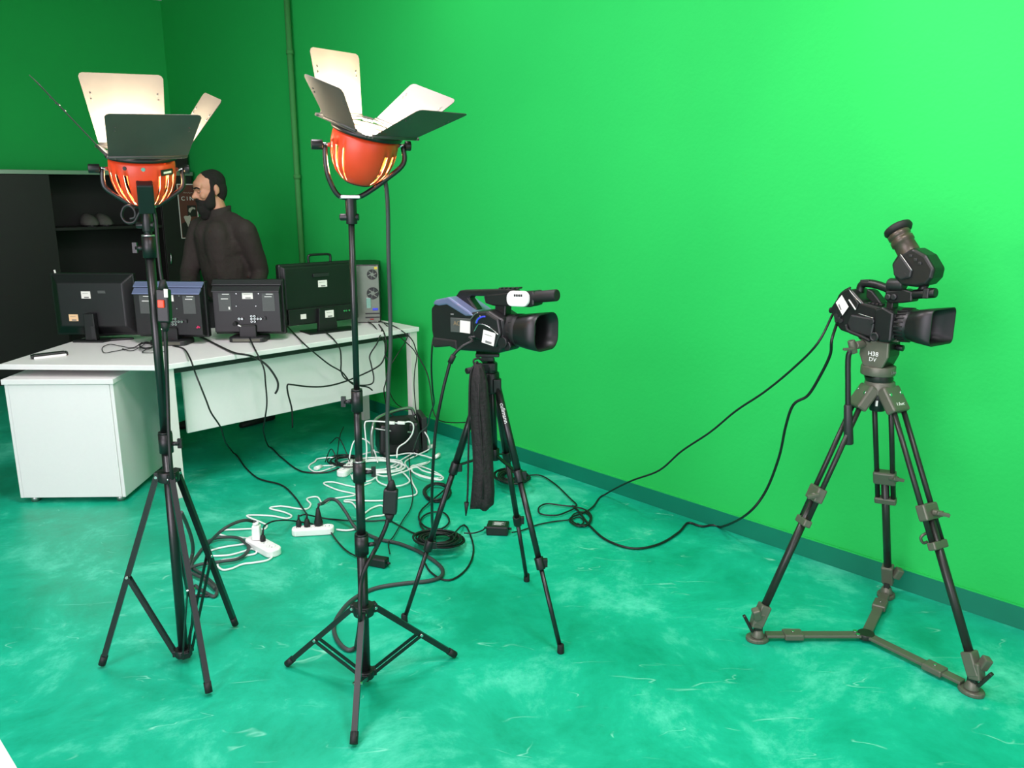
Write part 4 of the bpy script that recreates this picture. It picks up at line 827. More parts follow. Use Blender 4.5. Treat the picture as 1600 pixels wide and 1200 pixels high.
def dimmer(label, top, bot, w, dpt, sw):
    c = (top + bot) / 2; d = (top - bot); L_ = d.length; d.normalize(); x = Vector((1, 0, 0)); x = (x - d * x.dot(d)).normalized(); y = d.cross(x)
    t = thing('inline_dimmer', label, 'dimmer', c, Matrix((x, y, d)).transposed(), 'inline dimmers')
    m = MB(); m.box((0, 0, 0), (w, dpt, L_)); m.build('body', M_BLACK, t, 0.005)
    for s_ in (-1, 1):
        m = MB(); m.cyl((0, 0, s_ * L_ / 2), (0, 0, s_ * (L_ / 2 + 0.03)), w * 0.4, 0.008, n=10); m.build('strain_relief', M_RUBBER, t)
    if sw:
        m = MB(); m.box((-0.002, -dpt / 2 - 0.003, 0.008), (0.02, 0.007, 0.024)); m.build('rocker_switch', M_RED, t, 0.002)
        m = MB(); m.box((0.014, -dpt / 2 - 0.0006, 0.042), (0.012, 0.001, 0.026)); m.build('sticker', M_STICK, t)
    return t
dimmer('black inline dimmer hanging on the lead of the tilted lamp', D(611, 764, YB2 + 0.06), D(609, 802, YB2 + 0.06), 0.046, 0.03, False)
dimmer('black inline dimmer with a glowing red switch tied to the left stand', D(255, 452, YB1 - 0.03), D(258, 503, YB1 - 0.03), 0.04, 0.03, True)
cable('lamp_lead', 'dark lead running down the left stand to the switch', [c1 + Vector((0.0, -0.03, -0.13)), D(232, 310, YB1 - 0.05), D(242, 335, YB1 - 0.03), D(246, 380, YB1 - 0.025), D(250, 420, YB1 - 0.03), D(254, 445, YB1 - 0.03)], 0.0055, M_CABLE, GL)
cable('lamp_lead', 'dark lead curled in a ring beside the left lamp', [D(225, 318, YB1 - 0.03), D(217, 334, YB1 - 0.03), D(209, 347, YB1 - 0.03), D(197, 347, YB1 - 0.03), D(190, 337, YB1 - 0.03), D(193, 325, YB1 - 0.03), D(201, 321, YB1 - 0.03), D(210, 328, YB1 - 0.03), D(211, 339, YB1 - 0.03), D(203, 342, YB1 - 0.03)], 0.0045, M_CABLE, GL)
cable('lamp_lead', 'dark lead dropping from the red switch along the left stand to the floor', [D(258, 508, YB1 - 0.03), D(260, 560, YB1 - 0.03), D(262, 620, YB1 - 0.03), D(264, 680, YB1 - 0.045), D(268, 740, YB1 - 0.05), D(276, 800, YB1 + 0.04), D(283, 860, YB1 + 0.1), D(288, 900, YB1 + 0.15), G(300, 935, 0.009), G(330, 930, 0.009)], 0.0065, M_CABLE, GL)

# ================================================================== middle tripod
feet = [G(632, 972), G(823, 908), G(876, 1020)]
cen = (feet[0] + feet[1] + feet[2]) / 3
YT = 2.88
TH_ = D(768, 590, YT)
t = thing('camera_tripod', 'slim black tripod with a nylon cover hanging from it, in the middle', 'tripod', (cen.x, cen.y, 0))
def wp(name, fn, material=M_BLACKM, parent=None, bevel=0.0, root=None):
    m = MB(); fn(m); return m.build(name, material, parent or root, bevel, True)
top = D(767, 600, YT)
colb = D(772, 715, YT); 
wp('centre_column', lambda m: m.cyl(colb, D(767, 560, YT), 0.014, n=14), M_BLACKM, None, 0, t)
sh = wp('leg_collar', lambda m: m.cyl(top + Vector((0, 0, -0.03)), top + Vector((0, 0, 0.045)), 0.036, 0.03, n=18), M_BLACK, None, 0.004, t)
wp('pan_head', lambda m: m.cyl(D(766, 583, YT), D(766, 566, YT), 0.026, n=16).box(D(764, 572, YT), (0.05, 0.05, 0.03)), M_BLACK, None, 0.004, t)
wp('head_plate', lambda m: m.box(D(762, 553, YT), (0.085, 0.07, 0.012)).box(D(762, 559, YT), (0.045, 0.045, 0.02)), M_BLACK, None, 0.003, t)
wp('pan_lever', lambda m: m.cyl(D(760, 572, YT), D(729, 580, YT - 0.05), 0.009, 0.011, n=10), M_RUBBER, None, 0, t)
mids = []
for i, fp in enumerate(feet):
    d = Vector((fp.x - top.x, fp.y - top.y, 0)).normalized(); p0 = top + d * 0.032; fz = Vector((fp.x, fp.y, 0.012)); ln = fz - p0
    s = Vector((-d.y, d.x, 0))
    j1, j2 = (0.35, 0.68)
    lg = wp('leg', lambda m: m.cyl(p0, p0 + ln * j1, 0.0135, n=12).cyl(p0 + ln * j1, p0 + ln * j2, 0.0110, n=12).cyl(p0 + ln * j2, fz, 0.0085, n=12), M_BLACKM, None, 0, t)
    for j in (j1, j2):
        lk = wp('leg_lock', lambda m: m.cyl(p0 + ln * (j - 0.03), p0 + ln * (j + 0.015), 0.017, n=12), M_BLACK, lg, 0.002)
        wp('lever', lambda m: m.box(p0 + ln * (j - 0.01) + Vector((0.02, 0, 0)), (0.016, 0.018, 0.03)), M_BLACK, lg, 0.002)
    wp('foot', lambda m: m.cyl(Vector((fp.x, fp.y, 0.0)), fz + Vector((0, 0, 0.022)), 0.013, 0.012, n=12), M_RUBBER, lg, 0.002)
    wp('hinge', lambda m: m.box(p0 + Vector((0, 0, 0.0)), (0.03, 0.03, 0.05)), M_BLACK, lg, 0.004)
    mids.append(p0 + ln * 0.335)
for q in mids: wp('spreader_arm', lambda m: m.bar(colb + Vector((0, 0, 0.015)), q, 0.012, 0.006), M_BLACK, None, 0, t)
wp('spreader_ring', lambda m: m.cyl(colb + Vector((0, 0, -0.008)), colb + Vector((0, 0, 0.035)), 0.02, n=14), M_BLACK, None, 0.002, t)
# white maker's lettering along the right-hand leg
d = Vector((feet[2].x - top.x, feet[2].y - top.y, 0)).normalized(); p0 = top + d * 0.032; ln = (Vector((feet[2].x, feet[2].y, 0.012)) - p0); u_ = ln.normalized()
view = (p0 + ln * 0.11 - CAMP).normalized(); nz = (-view - u_ * (-view).dot(u_)).normalized(); sx_ = nz.cross(u_) * -1
pm = p0 + ln * 0.105 + nz * 0.0142; I = rootM(t).inverted()
lettering('cullmann', 0.021, I @ basis(pm, u_, nz.cross(u_), nz), M_INK, t)
# nylon cover hanging from the tripod
def cover():
    t2 = thing('tripod_cover', 'long dark nylon tripod cover hanging in front of the middle tripod', 'bag', D(755, 795, YT - 0.10)); rings = []
    rows = [(568, 741, 752, .5), (578, 737, 757, .8), (595, 735, 762, 1), (620, 734, 764, 1), (660, 735, 767, 1), (700, 738, 770, 1), (730, 739, 771, 1.05), (765, 737, 773, 1.1), (785, 735, 772, 1.0), (793, 734, 766, .75)]
    for v, u0, u1, th in rows:
        uc, hw = (u0 + u1) / 2, (D(u1, v, YT - .1) - D(u0, v, YT - .1)).length / 2
        c = D(uc, v, YT - 0.095); n = 20
        rings.append([c + Vector((hw * math.cos(2 * PI * i / n), 0.030 * th * math.sin(2 * PI * i / n) * (1 + 0.25 * math.sin(6 * 2 * PI * i / n + v * 0.05)), 0.006 * math.sin(3 * 2 * PI * i / n + v))) for i in range(n)])
    m = MB(); m.loft(rings); m.build('sleeve', M_CLOTH, t2, 0, True)
    wp('seam', lambda m: m.tube([D(u, v, YT - 0.129) for u, v in ((748, 600), (748, 630), (750, 660), (753, 700), (755, 740), (754, 780))], 0.003, 5), M_CLOTH, None, 0, t2)
    wp('drawstring', lambda m: m.tube(smooth_path([D(745, 565, YT - 0.10), D(735, 585, YT - 0.11), D(733, 640, YT - 0.11), D(732, 700, YT - 0.11), D(731, 760, YT - 0.11), D(730, 785, YT - 0.11)], 5), 0.0035, 6), M_RUBBER, None, 0, t2)
    wp('cord_end', lambda m: m.cyl(D(729, 785, YT - 0.11), D(728, 806, YT - 0.11), 0.009, 0.002, n=8), M_RUBBER, None, 0, t2)
    wp('hook', lambda m: m.tube(smooth_path([D(742, 572, YT - 0.1), D(740, 563, YT - 0.1), D(748, 560, YT - 0.09), D(755, 565, YT - 0.08)], 4), 0.004, 6), M_RUBBER, None, 0, t2)
cover()

# ================================================================== middle camcorder (local: +x lens, -y faces the viewer)
YAW = math.radians(-38)
def xy_helpers(u0, v0, ypos, cu, cv, sc, yaw, fx):
    org = D(u0, v0, ypos); dep = ypos * _c + (CAM_H - org.z) * _s; k = sc * dep / F_PX
    mx0, my0 = (u0 - cu) / sc, (v0 - cv) / sc; ca = math.cos(yaw) - math.sin(yaw) * org.x / org.y
    return org, (lambda x: (x - mx0) * k * fx / ca), (lambda y: (my0 - y) * k), k
org, X, Z, kk = xy_helpers(763, 547, YT, 640, 420, 0.18337, YAW, 0.90)
t = thing('camcorder', 'black and blue-grey shoulder camcorder with white stickers on the middle tripod', 'video camera', org, (0, 0, YAW))
PP = lambda pts: [(X(a_), Z(b_)) for a_, b_ in pts]
HWD = 0.058
m = MB(); m.prism(PP([(212, 335), (250, 300), (390, 275), (560, 365), (700, 345), (770, 335), (870, 390), (905, 400), (905, 630), (870, 685), (480, 690), (400, 655), (235, 678), (226, 600), (212, 530)]), -HWD, HWD); m.build('body', M_BLACK, t, 0.010, segs=3)
m = MB(); m.prism(PP([(238, 300), (262, 262), (400, 232), (600, 352), (640, 385), (560, 390), (380, 300), (300, 312)]), -HWD - 0.003, HWD + 0.003); m.build('shoulder_panel', M_SILVERB, t, 0.006)
m = MB(); m.prism(PP([(205, 350), (232, 330), (232, 540), (205, 530)]), -0.04, 0.04); m.build('battery', M_BLACK, t, 0.004)
m = MB(); m.prism(PP([(235, 590), (470, 600), (480, 690), (400, 660), (240, 682), (226, 640)]), -HWD - 0.004, HWD + 0.004); m.build('shoulder_pad', M_RUBBER, t, 0.006)
m = MB(); m.prism(PP([(630, 425), (690, 355), (770, 345), (880, 400), (900, 520), (850, 640), (640, 560)]), -HWD - 0.012, -HWD + 0.002); m.build('side_pod', M_BLACK, t, 0.008)
# handle
m = MB(); m.prism(PP([(380, 250), (430, 185), (860, 165), (940, 170), (940, 215), (700, 228), (545, 230), (520, 250), (560, 300), (600, 350), (520, 330)]), -0.019, 0.019); m.build('handle', M_BLACK, t, 0.006)
m = MB(); m.prism(PP([(675, 225), (700, 215), (1110, 172), (1122, 190), (1120, 290), (1080, 304), (760, 303), (690, 285)]), -0.028, 0.028); hb = m.build('handle_front', M_BLACK, t, 0.008)
m = MB(); m.prism(PP([(760, 295), (862, 295), (856, 400), (770, 400)]), -0.018, 0.018); m.build('handle_post', M_BLACK, t, 0.004)
m = MB(); cxw, czw = X(1003), Z(235); m.prism([(cxw + a_, czw + b_) for a_, b_ in rrect(X(1098) - X(912), Z(172) - Z(298), 0.022, 5)], -0.046, -0.0285); wc = m.build('microphone_cover', M_PWHITE, t, 0.006)
for i in range(4): m = MB(); m.box((X(988 + i * 19), -0.047, Z(206)), (0.0055, 0.003, 0.008)); m.build('slot', M_BLACK, wc)
m = MB(); m.cyl((X(1105), -0.01, Z(225)), (X(1290), -0.01, Z(205)), 0.020, n=18); m.build('microphone', M_RUBBER, t, 0.004)
for i in range(5):
    m = MB(); m.box((X(800 + i * 38), 0, Z(163 - i * 1.5)), (0.010, 0.026, 0.006)); m.build('button', M_DARK, t, 0.001)
# lens and hood
LM = basis((X(880), 0, Z(505)), (0, 1, 0), (0, 0, 1), (1, 0, 0)); L0 = X(880); r = 0.056
m = MB(); m.lathe([(r * 0.98, 0), (r, 0.01), (r, X(940) - L0), (r * 1.03, X(945) - L0), (r * 1.03, X(985) - L0), (r * 0.99, X(990) - L0), (r * 0.99, X(1005) - L0)], LM, 36); m.build('lens_barrel', M_RUBBER, t)
h0, h1 = X(985) - L0, X(1190) - L0
def hood_ring(w, h, rr, x, mm): return [mm @ Vector((p[0], p[1], x)) for p in rrect(w, h, rr, 5)]
m = MB(); m.loft([hood_ring(0.115, 0.112, 0.052, h0, LM), hood_ring(0.128, 0.122, 0.045, (h0 + h1) / 2, LM), hood_ring(0.138, 0.128, 0.040, h1, LM), hood_ring(0.131, 0.121, 0.037, h1, LM), hood_ring(0.118, 0.11, 0.045, (h0 + h1) / 2, LM), hood_ring(0.10, 0.098, 0.046, h0 + 0.01, LM)], caps=False); m.build('lens_hood', M_BLACK, t)
m = MB(); m.lathe([(0.043, h0 + 0.012), (0.043, h0 + 0.026), (0.038, h0 + 0.028), (0.034, h0 + 0.02)], LM, 30); m.build('lens_ring', M_DARK, t)
m = MB(); m.lathe([(0.0355, h0 + 0.018), (0.03, h0 + 0.024), (0.018, h0 + 0.029), (0.0, h0 + 0.031)], LM, 30, caps=False); m.build('lens', M_GLASS, t)
for i in range(10):
    an = i * 2 * PI / 10; m = MB(); m.box(LM @ Vector((r * math.cos(an), r * math.sin(an), 0.03)), (0.012, 0.004, 0.004)); m.build('grip_rib', M_RUBBER, t)
YS = -HWD - 0.0005
def tubes(name, pts, y, rad, material): m = MB(); m.tube(smooth_path([(X(a_), y, Z(b_)) for a_, b_ in pts], 5), rad, 6); return m.build(name, material, t)
tubes('blue_ring', [(683, 440), (700, 405), (735, 385), (765, 380)], YS - 0.013, 0.003, M_BLUE); tubes('blue_ring', [(672, 440), (690, 400), (722, 378)], YS - 0.0125, 0.0018, M_CHROME)
tubes('silver_trim', [(660, 512), (690, 460), (715, 445), (770, 455), (830, 485), (883, 525)], YS - 0.0125, 0.0022, M_CHROME)
tubes('silver_trim', [(620, 553), (700, 575), (780, 600), (850, 625)], YS - 0.006, 0.0018, M_ALU)
tubes('silver_trim', [(620, 415), (660, 370), (695, 350)], YS - 0.010, 0.002, M_ALU)
m = MB(); m.box(((X(415) + X(612)) / 2, YS - 0.001, Z(470)), (X(612) - X(415), 0.004, Z(408) - Z(532))); m.build('side_screen', M_LABEL, t, 0.002)
lettering('AC', 0.022, basis((X(478), YS - 0.0034, Z(455)), (1, 0, 0), (0, 0, 1), (0, -1, 0)), mat('gold_print', (140, 118, 88), 0.5), t)
sticker(t, X(560), Z(480), X(608) - X(512), Z(428) - Z(530), YS - 0.0032, lines=False, tilt=0.06); sticker(t, X(795), Z(555), X(850) - X(738), Z(500) - Z(610), YS - 0.0125, tilt=0.2)
m = MB(); m.cyl((X(905), -0.04, Z(590)), (X(905), -0.066, Z(590)), 0.02, n=16); m.build('focus_knob', M_BLACK, t, 0.002); m = MB(); m.cyl((X(935), -0.03, Z(620)), (X(935), -0.058, Z(620)), 0.016, n=16); m.build('focus_knob', M_BLACK, t, 0.002)
m = MB(); m.box((X(430), YS, Z(378)), (0.014, 0.002, 0.005)); m.build('pale_print', M_STICKG, t)
def level(root, k):
    """undo the perspective slope of the measured side view: the camera body stands level"""
    S = Matrix.Identity(4); S[2][0] = k
    def rec(o):
        for ch in o.children:
            if ch.type == 'MESH': ch.data.transform(S)
            rec(ch)
    rec(root)
level(t, 0.055)
# camcorder cables
sd_ = rootM(t)
pl = sd_ @ Vector((X(610), YS - 0.006, Z(560)))
cable('camera_cable', 'thick black cable looping from the camcorder side down in front of the left tripod leg', [pl + Vector((0.12, 0.0, -0.02)), pl + Vector((0.05, -0.015, 0.0)), pl + Vector((0.0, -0.02, -0.002)), D(738, 533, 2.80), D(722, 542, 2.78), D(707, 558, 2.78), D(697, 590, 2.78), D(689, 625, 2.78), D(681, 670, 2.80), D(677, 720, 2.82), D(675, 770, 2.9), D(675, 800, 3.0), D(676, 825, 3.2), G(680, 842, 0.05)], 0.0058, M_CABLE, 'camcorder cables')
wp('ferrite_sleeve', lambda m: m.cyl(D(709, 555, 2.78), D(703, 567, 2.78), 0.0095, n=12), M_RUBBER, None, 0, thing('ferrite_choke', 'small black ferrite sleeve on the camcorder cable', 'ferrite', D(706, 561, 2.78)))
cable('camera_cable', 'thin black cable hanging from the back of the camcorder to the floor', [D(680, 522, 2.98), D(677, 530, 3.0), D(675, 545, 3.0), D(674, 575, 3.05), D(676, 610, 3.1), D(678, 630, 3.2), D(672, 648, 3.4), D(668, 665, 3.7), D(655, 678, 4.2), G(645, 705, 0.03)], 0.0035, M_CABLE, 'camcorder cables')

# ================================================================== right tripod
feetR = [G(1183, 1000), G(1517, 1082), G(1384, 932)]
cenR = G(1352, 1000)
YR = 2.83
hubR = D(1374, 605, YR)
t = thing('camera_tripod', 'grey professional tripod with twin-tube legs and floor spreader on the right', 'tripod', (cenR.x, cenR.y, 0))
hb = wp('hub', lambda m: m.cyl(hubR + Vector((0, 0, -0.02)), hubR + Vector((0, 0, 0.025)), 0.055, 0.05, n=24), M_STEEL, None, 0.004, t)
wp('bowl', lambda m: m.cyl(hubR + Vector((0, 0, -0.085)), hubR + Vector((0, 0, -0.021)), 0.026, 0.036, n=18), M_BLACK, None, 0.003, t)
wp('bowl_window', lambda m: m.box(hubR + Vector((-0.02, -0.036, -0.05)), (0.006, 0.006, 0.02)).box(hubR + Vector((0.014, -0.036, -0.052)), (0.006, 0.006, 0.018)), M_INK, None, 0, t)
hd = D(1372, 578, YR)
wp('level_neck', lambda m: m.cyl(hubR + Vector((0, 0, 0.02)), hd + Vector((0, 0, -0.01)), 0.046, n=24), M_STEELD, None, 0.002, t)
wp('head_base', lambda m: m.cyl(hd + Vector((0, 0, -0.016)), hd + Vector((0, 0, 0.018)), 0.058, n=26), M_STEEL, None, 0.004, t)
hc = D(1375, 553, YR)
fl_ = math.radians(-50); Rh = Euler((0, 0, fl_)).to_matrix()
Mh = Matrix.Translation(hc) @ Rh.to_4x4()
def head_side(m, y0, y1, sc_=1.0): m.prism([(-0.05 * sc_, 0.055), (0.05 * sc_, 0.052), (0.052 * sc_, 0.0), (0.035 * sc_, -0.04), (0.0, -0.05), (-0.035 * sc_, -0.04), (-0.052 * sc_, 0.0)], y0, y1, Mh)
wp('head_body', lambda m: head_side(m, -0.036, 0.045, 0.95), M_STEELD, None, 0.005, t)
wp('head_cheek', lambda m: head_side(m, -0.050, -0.0365), M_STEEL, None, 0.005, t)
I = rootM(t).inverted()
lettering('H38', 0.022, I @ Mh @ basis((0.0, -0.0508, 0.006), (1, 0, 0), (0, 0, 1), (0, -1, 0)), M_INK, t)
lettering('DV', 0.020, I @ Mh @ basis((0.0, -0.0508, -0.014), (1, 0, 0), (0, 0, 1), (0, -1, 0)), M_INK, t)
wp('camera_plate', lambda m: m.box(Mh @ Vector((0.01, 0, 0.062)), (0.13, 0.07, 0.014), Rh), M_STEEL, None, 0.003, t)
wp('tilt_knob', lambda m: m.cyl(Mh @ Vector((0.05, 0.01, 0.03)), Mh @ Vector((0.075, 0.01, 0.03)), 0.011, n=12), M_BLACK, None, 0.002, t)
ph = wp('pan_clamp', lambda m: m.cyl(Mh @ Vector((-0.04, -0.02, 0.036)), D(1336, 540, YR - 0.03), 0.014, n=14).cyl(D(1330, 532, YR - .03), D(1334, 552, YR - .03), 0.013, n=12), M_STEEL, None, 0.002, t)
wp('clamp_lever', lambda m: m.bar(D(1334, 545, YR - .05), D(1318, 546, YR - .06), 0.012, 0.008), M_STEEL, ph, 0.002)
wp('pan_handle', lambda m: m.tube(smooth_path([D(1333, 546, YR - .03), D(1327, 552, YR - .03), D(1325, 565, YR - .03), D(1325, 600, YR - .035), D(1325, 640, YR - .04)], 6), 0.0095, 10), M_BLACK, None, 0, t)
wp('handle_grip', lambda m: m.cyl(D(1325, 632, YR - .04), D(1326, 694, YR - .045), 0.014, 0.017, n=14), M_DARK, None, 0.004, t)
for i, fp in enumerate(feetR):
    d = Vector((fp.x - cenR.x, fp.y - cenR.y, 0)).normalized(); s = Vector((-d.y, d.x, 0)); p0 = hubR + d * 0.055 + Vector((0, 0, -0.01)); p1 = Vector((fp.x, fp.y, 0.085)); ln = p1 - p0; u_ = ln.normalized(); nn_ = u_.cross(s)
    if nn_.dot(d) < 0: nn_ = -nn_
    lg = wp('leg', lambda m: [m.cyl(p0 + s * q + ln * 0.03, p0 + s * q + ln * 0.56, 0.0095, n=12) for q in (-0.028, 0.028)] and m.cyl(p0 + ln * 0.44, p1, 0.0145, n=14), M_STEELD, None, 0, t)
    wp('shoulder', lambda m: m.bar(p0 - d * 0.025 + Vector((0, 0, 0.014)), p0 + ln * 0.075, 0.092, 0.04, nn_), M_STEEL, lg, 0.008)
    b0_ = (p0 - d * 0.025 + Vector((0, 0, 0.014))).lerp(p0 + ln * 0.075, 0.3)
    for q in (-0.03, 0.03): wp('bolt', lambda m: m.cyl(b0_ + s * q + nn_ * 0.018, b0_ + s * q + nn_ * 0.0225, 0.006, n=8), M_CHROME, lg)
    c1_ = wp('clamp', lambda m: m.bar(p0 + ln * 0.415, p0 + ln * 0.475, 0.08, 0.036, nn_), M_STEEL, lg, 0.006)
    wp('clamp', lambda m: m.bar(p0 + ln * 0.55, p0 + ln * 0.58, 0.078, 0.030, nn_), M_STEEL, lg, 0.005)
    sg = (-1 if i == 0 else 1)
    wp('clamp_knob', lambda m: m.cyl(p0 + ln * 0.44 + Vector((0.01 * sg, -0.018, 0.0)), p0 + ln * 0.435 + Vector((0.03 * sg, -0.045, 0)), 0.011, n=10).bar(p0 + ln * 0.43 + Vector((0.012 * sg, -0.045, 0.0)), p0 + ln * 0.44 + Vector((0.05 * sg, -0.047, 0)), 0.014, 0.012), M_STEEL, lg, 0.002)
    wp('ankle', lambda m: m.bar(p1 + Vector((0, 0, 0.03)), p1 - u_ * -0.03, 0.04, 0.04, nn_).bar(p1 - u_ * 0.06, p1 + u_ * 0.02, 0.044, 0.040, nn_), M_STEEL, lg, 0.005)
    wp('ankle_knob', lambda m: m.box(p1 - u_ * 0.03 + Vector((0.028 * sg, -0.026, 0.005)), (0.028, 0.03, 0.045), Euler((0.2, 0.3 * sg, 0)).to_matrix()), M_STEEL, lg, 0.005)
    wp('foot_lever', lambda m: m.bar(Vector((fp.x, fp.y, 0.035)) + d * 0.02, Vector((fp.x, fp.y, 0.10)) + d * 0.055, 0.012, 0.016, s), M_STEELD, lg, 0.003)
    wp('foot_joint', lambda m: m.bar(Vector((fp.x, fp.y, 0.02)), Vector((fp.x, fp.y, 0.10)), 0.022, 0.03, d), M_STEELD, lg, 0.003)
    ft = wp('foot', lambda m: m.prism([(math.cos(2 * PI * k_ / 20) * 0.042, math.sin(2 * PI * k_ / 20) * 0.034) for k_ in range(20)], 0.0, 0.016, Matrix.Translation((fp.x, fp.y, 0)) @ Matrix.Rotation(math.atan2(d.y, d.x), 4, 'Z'), 'xy').cyl(Vector((fp.x, fp.y, 0.016)), Vector((fp.x, fp.y, 0.045)), 0.026, 0.016, n=16), M_STEEL, lg, 0.004)
    # spreader arm
    a0 = Vector((cenR.x, cenR.y, 0.022)) + d * 0.012; a1 = Vector((fp.x, fp.y, 0.022)) - d * 0.03
    sp = wp('spreader_arm', lambda m: m.bar(a0, a1, 0.036, 0.012), M_STEEL, None, 0.003, t)
    am = a0.lerp(a1, 0.72)
    wp('arm_slider', lambda m: m.bar(am - d * 0.035, am + d * 0.035, 0.05, 0.024), M_STEEL, sp, 0.005)
    wp('button', lambda m: m.cyl(am + Vector((0, 0, 0.012)), am + Vector((0, 0, 0.0155)), 0.005, n=8), M_CHROME, sp)
wp('spreader_centre', lambda m: m.cyl(Vector((cenR.x, cenR.y, 0.010)), Vector((cenR.x, cenR.y, 0.031)), 0.03, n=20), M_STEELD, None, 0.003, t)
for q in (-0.012, 0.012): wp('pin', lambda m: m.cyl(Vector((cenR.x - 0.035, cenR.y + q, 0.029)), Vector((cenR.x - 0.035, cenR.y + q, 0.032)), 0.008, n=10), M_CHROME, None, 0, t)
# hook on the right front leg
hk = D(1448, 838, YR - 0.22)
wp('accessory_hook', lambda m: m.tube(smooth_path([hk + Vector((0.02, 0, 0.02)), hk + Vector((-0.01, -0.01, 0.015)), hk + Vector((-0.025, -0.01, 0)), hk + Vector((-0.015, -0.01, -0.02)), hk + Vector((0.0, -0.01, -0.015))], 4), 0.005, 6), M_STEEL, None, 0, t)
dR = Vector((feetR[1].x - cenR.x, feetR[1].y - cenR.y, 0)).normalized(); p0 = hubR + dR * 0.055 + Vector((0, 0, -0.01)); ln = Vector((feetR[1].x, feetR[1].y, 0.085)) - p0; u_ = ln.normalized(); s = Vector((-dR.y, dR.x, 0)); nn_ = (u_.cross(s)).normalized()
if nn_.dot(dR) < 0: nn_ = -nn_
pm = (p0 - dR * 0.025 + Vector((0, 0, 0.014))).lerp(p0 + ln * 0.075, 0.72) + nn_ * 0.0206
lettering('Libec', 0.021, I @ basis(pm, s, nn_.cross(s), nn_), M_INK, t)
lettering('Libec', 0.016, I @ basis(hd + Vector((0.035, -0.0475, 0)), Vector((0.81, 0.59, 0)).normalized(), (0, 0, 1), Vector((0.59, -0.81, 0)).normalized()), M_STICKG, t)

# ================================================================== right camera
YAW2 = math.radians(-57)
org, X, Z, kk = xy_helpers(1378, 533, YR, 1260, 320, 0.23337, YAW2, 0.94)
t = thing('video_camera', 'black broadcast camera with raised viewfinder and white sticker on the grey tripod', 'video camera', org, Euler((0, 0, YAW2)).to_matrix())
HW2 = 0.05
PP = lambda pts: [(X(a_), Z(b_)) for a_, b_ in pts]
m = MB(); m.prism(PP([(170, 690), (190, 645), (245, 580), (300, 560), (400, 650), (500, 672), (600, 690), (640, 730), (640, 890), (600, 905), (350, 872), (250, 848), (195, 790)]), -HW2, HW2); m.build('body', M_BLACK, t, 0.009, segs=3)
m = MB(); m.prism(PP([(165, 700), (240, 580), (300, 555), (310, 575), (380, 655), (365, 700), (330, 700), (300, 650), (250, 760), (190, 740)]), -HW2 - 0.006, -HW2 + 0.002); m.build('rear_cover', M_BLACK, t, 0.005)
m = MB(); m.prism(PP([(330, 730), (500, 750), (510, 790), (500, 880), (340, 850), (310, 800)]), -HW2 - 0.010, -HW2 + 0.002); m.build('side_pod', M_DARK, t, 0.008)
m = MB(); m.prism(PP([(350, 875), (600, 905), (600, 930), (470, 930), (380, 905)]), -0.032, 0.032); m.build('base_shoe', M_BLACK, t, 0.004)
m = MB(); m.prism(PP([(500, 690), (560, 670), (640, 710), (640, 900), (560, 905), (520, 860)]), -HW2 - 0.013, -HW2 + 0.002); m.build('front_pod', M_BLACK, t, 0.008)
# stickers and trim
YS = -HW2 - 0.0065
m = MB(); m.prism(PP([(208, 655), (248, 602), (308, 680), (268, 740)]), YS - 0.0012, YS); st = m.build('sticker', M_STICK, t)
m = MB(); m.prism(PP([(228, 668), (236, 662), (258, 700), (250, 706)]), YS - 0.0018, YS - 0.0012); m.build('printed_lines', M_STICKG, st)
def tubes2(name, pts, y, rad, material): m = MB(); m.tube(smooth_path([(X(a_), y, Z(b_)) for a_, b_ in pts], 5), rad, 6); return m.build(name, material, t)
tubes2('silver_trim', [(292, 560), (330, 600), (395, 655)], -HW2 - 0.004, 0.0018, M_ALU); tubes2('white_strip', [(305, 632), (330, 660), (362, 698)], -HW2 - 0.007, 0.0024, M_STICK)
tubes2('hand_strap', [(310, 800), (330, 840), (420, 870), (500, 900)], -HW2 - 0.014, 0.006, M_RUBBER); tubes2('silver_trim', [(390, 722), (440, 735), (500, 748)], -HW2 - 0.010, 0.0016, M_ALU)
tubes2('rear_cable', [(165, 700), (180, 620), (215, 580), (260, 555)], -0.02, 0.004, M_CABLE)
m = MB(); m.cyl((X(185), -0.02, Z(712)), (X(120), -0.02, Z(716)), 0.011, n=14); m.build('rear_connector', M_RUBBER, t, 0.002)
for x_, z_ in ((215, 745), (235, 765), (255, 780), (225, 775)): m = MB(); m.cyl((X(x_), -HW2 + 0.002, Z(z_)), (X(x_), -HW2 - 0.007, Z(z_)), 0.008, n=12); m.build('connector', M_DARK, t)
m = MB(); m.cyl((X(495), -HW2 - 0.008, Z(770)), (X(495), -HW2 - 0.017, Z(770)), 0.010, n=14); m.build('dial', M_DARK, t, 0.002)
m = MB(); m.lathe([(0.016, 0), (0.016, 0.008), (0.011, 0.009), (0.011, 0.004)], basis((X(530), -HW2 - 0.013, Z(870)), (1, 0, 0), (0, 0, 1), (0, -1, 0)), 18); m.build('filter_dial', M_DARK, t)
for i in range(4): m = MB(); m.box((X(420 + 28 * i), -0.02, Z(655 + 3 * i)), (0.010, 0.02, 0.006)); m.build('button', M_DARK, t, 0.001)
